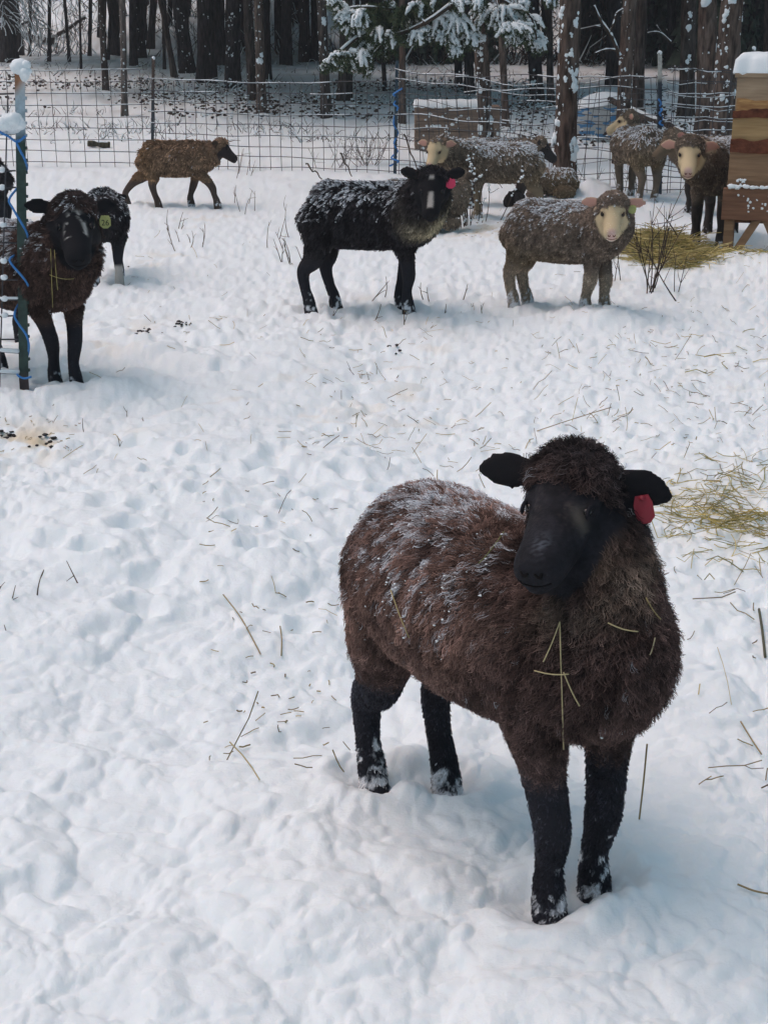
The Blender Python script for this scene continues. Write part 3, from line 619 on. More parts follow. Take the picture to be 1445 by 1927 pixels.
# ---------------------------------------------------------------- sticks: many thin stems as one array
def sticks(P, rad, col=None, seed=0):
    """P (n,k,3); rad (n,k) or scalar -> three-sided stems; returns verts, faces, colours"""
    n, k, _ = P.shape; g = np.random.default_rng(seed)
    t = np.gradient(P, axis=1); t /= np.linalg.norm(t, axis=2, keepdims=True) + 1e-9
    ref = g.normal(size=(n, 1, 3)); a = np.cross(t, ref); a /= np.linalg.norm(a, axis=2, keepdims=True) + 1e-9; b = np.cross(t, a)
    rad = np.broadcast_to(rad, (n, k))[..., None, None]; an = np.array([0, 2.094, 4.189])
    v = P[:, :, None] + rad * (a[:, :, None] * np.cos(an)[None, None, :, None] + b[:, :, None] * np.sin(an)[None, None, :, None])
    q = []
    for i in range(k - 1):
        for j in range(3):
            q.append((i * 3 + j, i * 3 + (j + 1) % 3, (i + 1) * 3 + (j + 1) % 3, (i + 1) * 3 + j))
    f = np.array(q)[None] + (np.arange(n) * k * 3)[:, None, None]
    c = None if col is None else np.repeat(np.asarray(col), k * 3, axis=0)
    return v.reshape(-1, 3), f.reshape(-1, 4), c
def bent(p0, d, L, k=4, bend=.25, seed=0, sag=0.0):
    g = np.random.default_rng(seed); n = len(p0); d = d / (np.linalg.norm(d, axis=1, keepdims=True) + 1e-9)
    side = np.cross(d, g.normal(size=(n, 3))); side /= np.linalg.norm(side, axis=1, keepdims=True) + 1e-9
    t = np.linspace(0, 1, k)[None, :, None]; amp = (g.normal(size=n) * bend)[:, None, None]
    P = p0[:, None] + L[:, None, None] * (d[:, None] * t + side[:, None] * amp * t * (1 - t) * 2)
    P[:, :, 2] -= sag * L[:, None] * (t[:, :, 0] ** 2); return P
def ordinal(n): return f"{n}{'th' if 10 < n % 100 < 14 else {1: 'st', 2: 'nd', 3: 'rd'}.get(n % 10, 'th')}"

# ---------------------------------------------------------------- trees
def crown_mesh(seed, z0, z1, r0, n, fine=1.0):
    g = np.random.default_rng(seed); v, f = [], []
    for i in range(n):
        h = z0 + (z1 - z0) * g.random() ** 1.1; R_ = r0 * (1.05 - (h - z0) / (z1 - z0)) * g.uniform(.35, 1.0); a = g.random() * 6.283
        c = np.array((math.cos(a), math.sin(a), 0)); p = c * R_ * .35 + np.array((0, 0, h)); q = c * R_ + np.array((0, 0, h - .35 * R_ * g.uniform(.5, 1.3))); p = q + (p - q) * fine; s_ = fine * np.array((-c[1], c[0], 0)) * R_ * g.uniform(.14, .3)
        m = (p + q) / 2 + np.array((0, 0, .10 * R_)); k = len(v)
        v += [p, m + s_ + np.array((0, 0, -.12 * R_)), q, m - s_ + np.array((0, 0, -.12 * R_)), m]; f += [(k, k + 1, k + 4), (k + 1, k + 2, k + 4), (k + 2, k + 3, k + 4), (k + 3, k, k + 4)]
    o = obj_from('tmp', np.array(v), np.array(f), M_crown); me = o.data; bpy.data.objects.remove(o); me.name = 'crown'; return me
CROWNS = [crown_mesh(300 + i, 4.2, 14, 2.8, 620) for i in range(3)]
BARK = {'dark': (.034, .030, .031), 'mid': (.075, .062, .055), 'warm': (.115, .088, .073), 'grey': (.125, .108, .097)}
def tree(base, r, top, tone, label, seed, snow=0, crown=True, h=13.0, group='trees standing behind and along the fence', name='pine_tree', facing=None):
    g = np.random.default_rng(seed); base = Vector(base); root = empty(name, base); tag(root, label, 'tree', group)
    d = (Vector(top) - base); d = d / max(d.z, .5); n = 14; hs_ = np.concatenate([np.linspace(-.25, 3.2, 12), np.linspace(3.9, h, 6)])
    an = np.linspace(0, 2 * math.pi, n, endpoint=False); vv, cc = [], []
    wob = g.normal(size=2) * 1.3
    for hh in hs_:
        rr = r * (1 - .045 * max(hh, 0)) * (1 + .55 * math.exp(-max(hh, 0) / (1.6 * r + .05)) * .6); rr = max(rr, r * .25)
        c0 = np.array((d.x * hh + .05 * r * 6 * math.sin(hh * 1.1 + wob[0]) * .25, d.y * hh, hh))
        for a in an:
            q = np.array((math.cos(a), math.sin(a), 0)); k = 1 + .09 * math.sin(a * 3 + seed + hh * .7) + .10 * g.normal() * .6
            vv.append(c0 + q * rr * k)
    V = np.array(vv); m = len(hs_); F = np.array([(i * n + k, i * n + (k + 1) % n, (i + 1) * n + (k + 1) % n, (i + 1) * n + k) for i in range(m - 1) for k in range(n)])
    pv = V + np.array(base); col = np.array(BARK[tone])[None] * np.exp(.55 * fbm(pv * (9, 9, 2.2), 3, seed))[:, None]
    col = mix(col, np.array((.10, .058, .042)) * (1 if tone in ('warm', 'grey') else .35), smooth(.1, .5, fbm(pv * (5, 5, 2.5) + 7, 2, seed + 3)) * .6)
    obj_from('trunk', V, F, M_bark, root, col=col)
    if crown:
        co = add('crown', CROWNS[seed % 3], root); co.rotation_euler = (0, 0, g.random() * 6.28); ny_ = base.y < 24; co.scale = (.6, .6, .75) if ny_ else (1, 1, h / 13); co.location = (d.x * 5, d.y * 5, 4.5 if ny_ else 0)
    if snow:
        cz = []; rz = []
        for i in range(int(snow * 1.7)):
            hh = g.uniform(0, 3.0); a = (facing if facing is not None else -1.75) + g.normal() * .75; rr = r * (1 - .045 * hh) * 1.0 * (1 + .33 * math.exp(-hh / (1.6 * r + .05)))
            b0 = np.array((d.x * hh + math.cos(a) * rr, d.y * hh + math.sin(a) * rr, hh)); s0 = min(r * .10, .012) * math.exp(g.normal() * .6)
            for j in range(g.integers(1, 4)): cz.append(b0 + g.normal(size=3) * np.array((.5, .2, 1.0)) * s0); rz.append(s0 * g.uniform(.5, 1.0))
        vv_, ff_ = blobs(np.array(cz), np.array(rz), 1, .35, 1.3, seed); ax_ = vv_[:, 2:3] * np.array((d.x, d.y))[None]; rel = vv_[:, :2] - ax_; dist = np.linalg.norm(rel, axis=1)
        rt_ = r * (1 - .045 * vv_[:, 2]) * (1 + .33 * np.exp(-np.clip(vv_[:, 2], 0, None) / (1.6 * r + .05))); nd = np.where(dist > rt_ * .97, rt_ * .97 + (dist - rt_ * .97) * .38, dist); vv_[:, :2] = ax_ + rel * (nd / (dist + 1e-9))[:, None]
        tag(obj_from('snow_patches', vv_, ff_, M_snowcap, root), kind='stuff')
    return root
TREES = [  # base px, base py, width px, px at picture top, tone, snow patches
 (22, 117, 30, 8, 'dark', 30), (57, 106, 6, 58, 'mid', 0), (93, 115, 6.5, 93, 'dark', 0), (131, 117, 6, 122, 'dark', 0), (153, 130, 4.5, 150, 'dark', 0), (169, 106, 7, 171, 'dark', 0), (200, 172, 12, 191, 'mid', 30), (204, 114, 6, 209, 'dark', 0), (224, 80, 6, 224, 'dark', 0),
 (235, 220, 12, 230, 'grey', 45), (260, 108, 26, 256, 'dark', 40), (274, 76, 9, 272, 'dark', 0), (284, 90, 14, 290, 'dark', 0), (329, 145, 11, 302, 'mid', 0), (310, 131, 6, 308, 'dark', 0), (319, 49, 10, 321, 'dark', 0), (352, 138, 27, 336, 'dark', 50), (389, 156, 33, 386, 'dark', 10), (420, 112, 6, 420, 'dark', 0),
 (441, 166, 28, 440, 'dark', 60), (477, 188, 18, 465, 'mid', 15), (492, 214, 18, 486, 'warm', 35), (504, 150, 13, 502, 'dark', 0), (523, 100, 13, 522, 'dark', 0), (539, 123, 21, 541, 'dark', 0), (574, 117, 21, 573, 'dark', 10), (593, 116, 16, 592, 'dark', 0),
 (614, 221, 19, 604, 'mid', 70), (648, 190, 25, 650, 'mid', 10), (674, 110, 9, 672, 'dark', 0), (693, 112, 8, 690, 'dark', 0), (724, 172, 8, 716, 'dark', 0), (757, 231, 13, 757, 'warm', 0), (863, 165, 14, 862, 'dark', 0), (884, 177, 18, 878, 'dark', 0), (917, 301, 27, 897, 'warm', 140), (952, 240, 13, 940, 'warm', 0),
 (1008, 192, 24, 1003, 'dark', 20), (1037, 192, 13, 1032, 'mid', 0), (1025, 104, 9, 1022, 'dark', 0), (1062, 362, 40, 1071, 'warm', 150), (1096, 118, 20, 1100, 'dark', 0), (1122, 112, 20, 1125, 'dark', 0), (1153, 160, 26, 1155, 'dark', 0), (1168, 305, 27, 1184, 'warm', 40), (1198, 250, 22, 1205, 'mid', 0),
 (1226, 118, 17, 1228, 'dark', 0), (1262, 125, 16, 1262, 'dark', 0), (1288, 222, 29, 1295, 'mid', 20), (1328, 268, 36, 1333, 'warm', 40), (1345, 345, 44, 1378, 'warm', 130), (1412, 130, 22, 1420, 'dark', 0), (1441, 145, 16, 1446, 'mid', 0), (1306, 120, 14, 1308, 'dark', 0)]
TREES.sort()
BIG = {}
for i, (bx, by, wpx, tx, tone, sn) in enumerate(TREES):
    b = ground(bx, by); dist = b.y * CP + (CAM_H - b.z) * SP; r = wpx / 2 * dist / F_PX; top = at_depth(tx, 0, b.y + .0)
    size = 'slender' if r < .09 else 'medium' if r < .17 else 'thick'; tn = {'dark': 'dark', 'mid': 'brown', 'warm': 'reddish brown', 'grey': 'greyish'}[tone]
    lab = f"{size} {tn} conifer trunk{' flecked with snow' if sn > 20 else ''}, {ordinal(i + 1)} trunk base from the left"
    if bx == 1062: lab = 'nearest pine trunk speckled with snow between the grey sheep'
    if bx == 1345: lab = 'stout snow flecked pine trunk just behind the wooden box'
    if bx == 917: lab = 'leaning pine by the plank crate carrying snowy boughs'
    if bx == 614: lab = 'pine trunk plastered with snow at its foot, left of the green bough'
    BIG[bx] = (tree(b - Vector((0, 0, .02)), r, top, tone, lab, 400 + i, sn), b, r)
g0 = np.random.default_rng(77)
FAR = sorted((g0.uniform(330, 1460) if i < 34 else g0.uniform(-10, 330), g0.uniform(38, 58)) for i in range(42))
for i, (px, Y) in enumerate(FAR):                              # slender trunks far back
    x = (px - 722) / F_PX * Y
    z = float(slope_z(x, Y)); r = g0.uniform(.06, .20)
    tree((x, Y, z), r, (x + g0.normal() * .12, Y, z + 2.0), 'dark', f'slender dark trunk deep in the forest, {ordinal(i + 1)} of the far trunks from the left', 600 + i, 0, h=11, crown=px > 420, group='far trunks in the depth of the forest')
FIRS = [crown_mesh(350 + i, .25, 6.5, 1.7, 4200, .22) for i in range(2)]
M_fir = M_crown
for i, (px, Y) in enumerate(sorted((g0.uniform(1075, 1450) if i < 10 else g0.uniform(640, 900), g0.uniform(36, 46)) for i in range(13))):   # dark young firs closing the view on the right
    x = (px - 722) / F_PX * Y; z = float(slope_z(x, Y))
    root = empty('fir_tree', (x, Y, z), g0.random() * 6); tag(root, f'dark young fir branched to the ground, {ordinal(i + 1)} of the far firs from the left', 'tree', 'dark young firs at the back of the forest')
    t = Geo(); t.tube([(0, 0, -.2), (0, 0, 3), (0, 0, 6.4)], [.09, .06, .01], 8, up=(1, 0, 0), col=BARK['dark']); t.build('trunk', M_bark, root)
    co = add('crown', FIRS[i % 2], root); co.scale = [g0.uniform(.8, 1.15)] * 3

# dead forked limb on the bent pine, with snow along it
def limb(parent, base, paths, Y, name='dead_limb', r=.018, snow=True):
    G1, G2 = Geo(), Geo()
    for P, rr in paths:
        pts = [at_depth(a, b, Y) - base for a, b in P]; k = crom([tuple(q) for q in pts], 3); n = len(k)
        rad = [rr * (1 - .6 * i / n) for i in range(n)]; G1.tube(k, rad, 6)
        G2.tube([(q[0], q[1], q[2] + ra * 1.0) for q, ra in zip(k, rad)], [ra * .9 * random.uniform(.5, 1.3) for ra in rad], 6)
    o = G1.build(name, M_twig, parent); 
    if snow: G2.build('limb_snow', M_snowcap, o)
    return o
tr, tb, _ = BIG[1168]
limb(tr, tb, [([(1166, 105), (1155, 75), (1146, 58), (1130, 35), (1118, 8)], .024), ([(1146, 60), (1155, 40), (1160, 22), (1172, 14)], .018), ([(1162, 92), (1140, 90), (1120, 97)], .014), ([(1130, 48), (1120, 45)], .01)], tb.y - .2)
tr, tb, _ = BIG[1288]
limb(tr, tb, [([(1262, 78), (1245, 62), (1232, 58), (1218, 60)], .02), ([(1245, 62), (1235, 45)], .012), ([(1205, 70), (1212, 58), (1205, 50)], .012)], tb.y - .2)

# snow-laden boughs of the leaning pine
def boughs(parent, base, Y, seed):
    g = np.random.default_rng(seed); B, Sn = Geo(), Geo(); tw, tr_ = [], []; clod_c, clod_r = [], []
    main = [([(897, -25), (850, 5), (800, 40), (745, 62), (690, 58), (640, 95), (612, 126)], .03), ([(745, 62), (705, 95), (690, 140)], .016), ([(800, 40), (770, 20), (690, 10), (640, 15)], .018), ([(905, -25), (960, 5), (1000, 30), (1012, 95)], .022), ([(850, 5), (840, 40), (858, 85)], .014), ([(930, -20), (940, 30), (935, 60)], .012)]
    for P, rr in main:
        k = crom([tuple(at_depth(a, b, Y + g.normal() * .12) - base) for a, b in P], 4); B.tube(k, [rr * (1 - .7 * i / len(k)) for i in range(len(k))], 6)
        Sn.tube([(q[0], q[1], q[2] + rr * .8) for q in k], [rr * .6 * random.uniform(.4, 1.2) for _ in k], 6)
    clusters = [(650, 22, 44, .9), (628, -8, 34, .95), (672, 60, 40, .5), (640, 98, 42, .6), (622, 112, 26, .8), (665, 100, 44, .45), (698, 80, 60, .4), (715, 52, 55, .35), (735, 62, 60, .3), (690, 120, 34, .35), (800, 52, 50, .85), (785, 58, 44, .6), (845, 20, 80, .95), (828, 30, 60, .9), (858, 35, 70, .9), (856, 88, 34, .9), (870, 72, 46, .75), (884, 60, 52, .7),
                (930, 18, 75, .95), (948, 12, 80, .95), (968, 20, 78, .9), (985, 28, 70, .9), (1000, 60, 52, .95), (1006, 75, 42, .95), (988, 0, 30, .9), (1040, -12, 40, .9), (925, 30, 50, .8), (862, 0, 40, .9), (700, 10, 60, .15), (735, 5, 65, .1), (760, 15, 60, .1), (790, 5, 50, .2), (680, 20, 50, .2), (815, -5, 45, .2), (720, 25, 60, .1), (640, 5, 38, .8), (612, 122, 16, .9), (905, -5, 40, .7), (662, 40, 50, .6), (690, 45, 60, .45), (720, 75, 55, .3), (755, 45, 60, .25), (775, 35, 60, .3), (815, 20, 60, .6), (835, 60, 60, .8), (915, 10, 70, .9), (958, 45, 60, .9), (975, 50, 60, .8), (650, 110, 40, .5), (680, 95, 50, .4)]
    for (a, b, ln, sw) in clusters:
        p = np.array(at_depth(a, b, Y + g.normal() * .18) - base); sc = Y / F_PX * 1.0
        for j in range(17):
            ang = g.normal() * .5; out = g.normal() * .35; L = ln * sc * g.uniform(.3, .85)
            d = np.array((math.sin(ang) * .9, out, -abs(math.cos(ang)) * .9 + .15)); k = 6; pts = []
            for q in range(k):
                t = q / (k - 1); pts.append(p + np.array((d[0] * t * L, d[1] * t * L, (.25 * t + (d[2] - .2) * t * t) * L)))
            pts = np.array(pts); tw.append(pts); tr_.append(1)
            if g.random() < sw:
                w = [.014, .028, .034, .032, .026, .016]
                
                pj = crom(pts, 2); wj = np.interp(np.linspace(0, 5, len(pj)), range(6), w)
                Sn.tube([(q[0] + g.normal() * .006, q[1] - .008, q[2] + .012 + g.normal() * .005) for q in pj[1:]], [(ww * g.uniform(.55, 1.35), ww * g.uniform(.5, 1.1)) for ww in wj[1:]], 7)
                for tq in g.random(3):
                    i_ = min(int(tq * 5), 4); clod_c.append(pts[i_] + g.normal(size=3) * .012 + np.array((0, -.008, .012))); clod_r.append(w[i_] * g.uniform(.5, .9))
    P = np.array(tw); v, f, _ = sticks(P, .004, seed=1)
    bo = B.build('bough', M_twig, parent); tag(obj_from('twigs', v, f, M_twig, bo), kind='stuff')
    n, k, _ = P.shape; m = 95; ti = g.random((n, m)) * (k - 1.01); i0 = ti.astype(int); fr = (ti - i0)[..., None]; ar = np.arange(n)[:, None]
    root_ = P[ar, i0] * (1 - fr) + P[ar, i0 + 1] * fr; tan = P[ar, i0 + 1] - P[ar, i0]; tan /= np.linalg.norm(tan, axis=2, keepdims=True) + 1e-9
    dd = tan * .7 + g.normal(size=(n, m, 3)) * .7; NP = bent(root_.reshape(-1, 3), dd.reshape(-1, 3), g.uniform(.03, .06, n * m), 2, 0, 5)
    cl = np.array((.055, .085, .048))[None] * np.exp(g.normal(size=(n * m, 1)) * .4); cl = mix(cl, (.10, .12, .055), (g.random(n * m) < .25) * .8)
    v, f, c_ = sticks(NP, .0035, cl, 3); tag(obj_from('needles', v, f, M_needle, bo, col=c_), kind='stuff')
    Sn.build('branch_snow', M_snowcap, bo); tag(obj_from('bough_snow', *blobs(np.array(clod_c), np.array(clod_r), 1, .28, .85, 4), M_snowcap, bo), kind='stuff')
tr, tb, _ = BIG[917]; boughs(tr, tb, tb.y - .5, 9)
tr, tb, _ = BIG[22]
def side_bough(parent, base, Y):
    g = np.random.default_rng(4); P0 = []; D = []; 
    for i in range(160):
        a, b = g.uniform(-10, 75), g.uniform(-30, 55); P0.append(at_depth(a, b, Y + g.normal() * .4) - base); D.append((g.normal() * .6 + .3, g.normal() * .3, -.6))
    P = bent(np.array([tuple(q) for q in P0]), np.array(D), g.uniform(.2, .55, 160), 5, .3, 3, .3); v, f, _ = sticks(P, .006, seed=2)
    o = obj_from('bough', v, f, M_twig, parent); tag(o, kind='stuff'); P[:, :, 2] += .012; v, f, _ = sticks(P[::2], .012, seed=3); tag(obj_from('bough_snow', v, f, M_snowcap, o), kind='stuff')
side_bough(tr, tb, tb.y - .6)

# ---------------------------------------------------------------- brush and litter of the forest floor
def thicket(name, n, xr, yr, Lr, rad, mat, seed, label, upr=.8, snowfrac=.0, thr=-.12):
    g = np.random.default_rng(seed); Y = g.uniform(*yr, n); X = np.interp(g.random(n), (0, 1), (0, 1)); X = (xr[0] + (xr[1] - xr[0]) * X - 722) / F_PX * Y
    keep = fbm(np.stack([X, Y], 1) * .8, 3, seed) > thr; X, Y = X[keep], Y[keep]; n = len(X); Z = slope_z(X, Y)
    d = np.stack([g.normal(size=n) * .7, g.normal(size=n) * .5, np.abs(g.normal(size=n)) * .5 + upr], 1)
    P = bent(np.stack([X, Y, Z - .03], 1), d, g.uniform(*Lr, n), 4, .5, seed); r = np.asarray(rad) * np.array((1.2, 1, .7, .4))[None] * g.uniform(.6, 1.4, (n, 1))
    v, f, _ = sticks(P, r, seed=seed); o = tag(obj_from(name, v, f, mat), label, 'brush', kind='stuff')
    if snowfrac:
        m = g.random(n) < snowfrac; Q = P[m].copy(); Q[:, :, 2] += .02; v, f, _ = sticks(Q, r[m] * 1.7, seed=seed + 1); tag(obj_from('brush_snow', v, f, M_snowcap, o), kind='stuff')
thicket('undergrowth', 3000, (-60, 1500), (19.5, 27), (.06, .26), .005, M_twig, 21, 'low twiggy undergrowth behind the fence', .35, .4, .04)
thicket('undergrowth', 2600, (-60, 1500), (27, 40), (.08, .36), .007, M_twig, 22, 'dark twigs littering the forest floor', .2, .35, .1)
thicket('brush_thicket', 2400, (-60, 700), (43, 60), (.3, 1.2), .012, M_twig, 23, 'dense brush on the snowy slope behind the trunks', .7, .5, .0)
thicket('brush_thicket', 2600, (700, 1500), (38, 58), (.4, 1.6), .016, M_twig, 24, 'tangled dark brush deep in the forest on the right', .7, .15)
def scrub(n, xr, yr, seed, label):
    g = np.random.default_rng(seed); Y = g.uniform(*yr, n); X = (g.uniform(*xr, n) - 722) / F_PX * Y; k = fbm(np.stack([X * .7, Y * .9], 1), 3, seed) > -.02; X, Y = X[k], Y[k]; n = len(X); Z = slope_z(X, Y) + g.random(n) ** 2 * .16
    v, f = blobs(np.stack([X, Y, Z], 1), g.uniform(.010, .030, n), 0, .6, .8, seed); o = tag(obj_from('low_scrub', v, f, M_twig, None, False), label, 'scrub', kind='stuff')
    m = g.random(n) < .5; v, f = blobs(np.stack([X, Y, Z + .022], 1)[m], g.uniform(.010, .030, m.sum()), 0, .5, .6, seed + 1); tag(obj_from('scrub_snow', v, f, M_snowcap, o), kind='stuff')
scrub(2300, (280, 1000), (23, 31), 61, 'mottled leafy scrub poking through snow behind the middle fence'); scrub(1500, (960, 1460), (18, 26), 62, 'mottled leafy scrub poking through snow behind the right fence'); scrub(900, (-40, 300), (25, 33), 63, 'mottled leafy scrub at the left edge of the forest')
def log(p0, p1, r, label, sn=True):
    a, b = Vector(p0), Vector(p1); root = empty('fallen_log', a); tag(root, label, 'log'); G = Geo(); d = b - a; n = 8
    G.tube([d * (i / n) + Vector((0, 0, .02 * math.sin(i * 1.3))) for i in range(n + 1)], [r * random.uniform(.85, 1.1) * (1 - .3 * i / n) for i in range(n + 1)], 9, col=BARK['mid']); G.build('trunk', M_bark, root)
    if sn:
        G = Geo(); G.tube([d * (i / n) + Vector((0, 0, r * .75)) for i in range(n + 1)], [(r * .7 * random.uniform(.6, 1.1), r * .5 * random.uniform(.5, 1.1)) for i in range(n + 1)], 8); G.build('snow_cap', M_snowcap, root)
def gp(px, py, up=0.0): p = ground(px, py); return p + Vector((0, 0, up))
log(gp(42, 72, .1), gp(100, 86, .15), .16, 'thick snow topped log lying at the left edge of the forest'); log(gp(102, 74, .05), gp(163, 62, .5), .08, 'thin straight log leaning up from the snow mound')
log(gp(0, 80, .2), gp(60, 62, .4), .07, 'thin log lying behind the leftmost trunk')
log(at_depth(1120, 178, 20.5), at_depth(1310, 262, 16.6), .045, 'long bare pole leaning down behind the fence near the nosing sheep'); log(at_depth(1200, 225, 18.0), at_depth(1262, 262, 17.0), .03, 'short thin pole under the long leaning pole', False)

# ---------------------------------------------------------------- fence
M_wsnow = M_snowcap
def panel(p0, p1, zs, step, label, seed, skew=0.0, sag=.02, rough=.012, snow=.6, r=.0044, lean=0.0, name='wire_fence', zbot=None, vx=None, snow_r=.0043):
    g = np.random.default_rng(seed); p0, p1 = Vector(p0), Vector(p1); root = empty(name, p0); tag(root, label, 'fence', 'wire panels of the fence'); d = p1 - p0; L = d.length
    n = max(4, int(L / .12)); Sn = Geo(); zg = float(slope_z(p0.x, p0.y)) - p0.z
    def pt(t, z, k): return d * t + Vector((lean * z, 0, zg + z - sag * math.sin(math.pi * t) * (z / zs[-1]) + rough * math.sin(t * 9 + k * 2.1 + seed) * .6 + rough * .4 * math.sin(t * 23 + k)))
    for k, z in enumerate(zs):
        G = Geo(); P = [pt(i / n, z, k) for i in range(n + 1)]; G.tube(P, r, 5); G.build('horizontal_wire', M_wire, root)
        i = 0
        while i < n:
            run = int(g.integers(2, 9)); on = g.random() < snow * (.35 + .65 * k / (len(zs) - 1))
            if on and i + run <= n:
                Sn.tube([P[j] + Vector((0, 0, r + snow_r * .4)) for j in range(i, i + run + 1)], [snow_r * g.uniform(.5, 1.3) for _ in range(run + 1)], 6)
            i += run
    nv = int(L / step); ts = vx if vx else [(i + .5) / nv for i in range(nv)]
    for i, t in enumerate(ts):
        G = Geo(); sk = skew * math.sin(i * .35 + seed) + g.normal() * .01; top = zs[-1] if zbot is None else zs[-1]
        G.tube([pt(min(1, max(0, t + sk * (z / zs[-1] - .5) / L)), z, 1) + Vector((0, -.004, 0)) for z in np.linspace(-.02 if zbot is None else zbot, top, 6)], r * .9, 5, up=(1, 0, 0)); G.build('vertical_wire', M_wire, root)
        for z in zs[2:]:
            if g.random() < snow * .8:
                q = pt(t, z, 1); Sn.ball(q + Vector((0, 0, snow_r * .8)), (snow_r * 1.5, snow_r * 1.3, snow_r * 1.2), None, 1)
    if Sn.v: tag(Sn.build('wire_snow', M_wsnow, root), kind='stuff')
    return root
P0, P1, P2, P3, P4 = Vector((-6.3, 17.25, 0)), gp(287, 314), gp(743, 326), gp(1241, 362), Vector((3.75, 13.75, 0))
z9 = [.04 + .132 * i for i in range(9)]
panel(P0, P1, z9, .176, 'wide meshed wire panel on the far left of the back fence', 1, rough=.006)
panel(P1, P2, [.03 + .120 * i for i in range(9)], .124, 'closer meshed wire panel behind the walking brown sheep', 2, rough=.012, snow=.7, sag=.03)
panel(P2, P3, [.03 + .12 * i for i in range(10)], .13, 'warped wire panel behind the broadside grey sheep', 3, skew=.12, rough=.03, sag=.05)
panel(P2 + Vector((.05, .12, 0)), P3 + Vector((0, .15, 0)), [.10 + .14 * i for i in range(8)], .17, 'second slack wire layer behind the warped panel', 4, skew=.22, rough=.04, sag=.08, snow=.4, r=.003)
panel(P3, P4, [.03 + .115 * i for i in range(11)], .12, 'wire panel between the right post and the stout pine', 5, rough=.015, snow=.8)
panel(P3 + Vector((.02, .1, 0)), P4 + Vector((0, .14, 0)), [.08 + .12 * i for i in range(10)], .15, 'second wire layer behind the sheep by the box', 6, skew=.08, rough=.02, snow=.5, r=.003)
panel(P4, Vector((6.5, 14.2, 0)), z9, .15, 'wire panel running on behind the wooden box', 7, rough=.01)
def post(base, top, label, cols, w=.036, cap=.03, studs=True, name='fence_post'):
    base, top = Vector(base), Vector(top); root = empty(name, base); tag(root, label, 'fence post', 'steel posts of the fence'); d = top - base; n = 24
    G = Geo()
    prof = [(-.5, -.1), (.5, -.1), (.5, .06), (.1, .06), (.1, .75), (-.1, .75), (-.1, .06), (-.5, .06)]
    vs, cs = [], []
    for i in range(n + 1):
        t = i / n; c0 = d * t + Vector((0, 0, -.15 * (i == 0)))
        for a, b in prof: vs.append(c0 + Vector((a * w, b * w, 0))); cs.append(cols(t))
    m = 8; fs = [(i * m + k, i * m + (k + 1) % m, (i + 1) * m + (k + 1) % m, (i + 1) * m + k) for i in range(n) for k in range(m)] + [tuple(range(m - 1, -1, -1)), tuple(range(n * m, (n + 1) * m))]
    obj_from('stem', [tuple(v) for v in vs], fs, M_post, root, False, col=np.array(cs))
    if studs:
        G = Geo()
        for i in range(2, 26):
            t = i / 27; c0 = d * t + Vector((w * .56, 0, 0)); G.box(c0, (w * .22, w * .35, w * .3), None, .001, cols(t))
        tag(G.build('studs', M_post, root), kind='stuff')
    if cap:
        G = Geo(); G.ball(d + Vector((0, .01, cap * .5)), (cap * .9, cap * .9, cap * .75), None, 2, jit=.06)
        for k_ in range(9): G.ball(d + Vector((random.gauss(0, cap * .4), random.gauss(0, cap * .4), cap * random.uniform(.0, .9))), cap * random.uniform(.25, .5), None, 2, jit=.06)
        G.ball(d + Vector((cap * .4, .0, 0)), (cap * .5, cap * .5, cap * .8), None, 2, jit=.10); G.build('snow_cap', M_snowcap, root)
    return root
def near_col(t):
    if t > .975: return (.32, .14, .06)
    if t > .93: return (.30, .17, .10) if random.random() < .6 else (.40, .44, .46)
    if t > .80: return (.36, .46, .52)
    if t < .05: return (.05, .035, .035)
    return (.035, .065, .055)
nb = gp(46, 738); nt2 = at_depth(38, 137, nb.y + .02)
post(nb, nt2, 'green and pale blue steel post at the left with a snow cap', near_col, .040, .045)
dk = lambda t: (.035, .045, .055) if t < .65 else (.07, .045, .035)
post(P1, at_depth(289, 110, P1.y), 'rusty steel post behind the walking brown sheep', dk, .035, .02)
post(P2, at_depth(747, 114, P2.y), 'thin steel post tied with blue twine left of the crate', lambda t: (.03, .055, .075), .035, .0)
post(P3, at_depth(1241, 100, P3.y), 'steel post with pale tip beside the sheep seen from behind', lambda t: (.45, .44, .40) if t > .80 else (.025, .035, .05), .040, .02)
post(P4 + Vector((.35, .1, 0)), at_depth(1418, 92, 13.85), 'short steel post tip showing above the wooden box', lambda t: (.20, .20, .20), .03, .02)
# near panel on the left of the green post
NB = Vector((nb.x - .012, nb.y - .03, 0)); NL = NB + Vector((-1.3, .15, 0))
rows = sorted(max(.02, at_depth(20, y, nb.y).z) for y in (177, 250, 321, 354, 424, 454, 492, 523, 563, 594, 634, 660, 701))
panel(NL, NB, rows, .16, 'near wire panel with thick snow left of the green post', 11, rough=.008, snow=.85, r=.0036, lean=(nt2.x - nb.x) / nt2.z, vx=[.12, .25, .38, .51, .64, .77, .90, .955], snow_r=.011, skew=.09)
G = Geo()
for i in range(26):
    a = random.random(); q = at_depth(2 + 38 * a, 238 - 22 * math.sin(a * 2.6) * random.random() + 8 * a, nb.y - .04 + random.uniform(-.03, .03)); G.ball(q, random.uniform(.018, .032), None, 2, jit=.08)
tag(G.build('snow_clump', M_snowcap), 'big clump of snow sitting on the blue twine by the green post', 'snow clump')
def twine(path, label, r=.0045):
    k = crom([tuple(at_depth(a, b, Y)) for a, b, Y in path], 4); G = Geo(); G.tube(k, r, 6); return tag(G.build('twine', M_twine), label, 'twine', 'blue baler twine tied on the posts')
f_, b_ = nb.y - .05, nb.y + .05
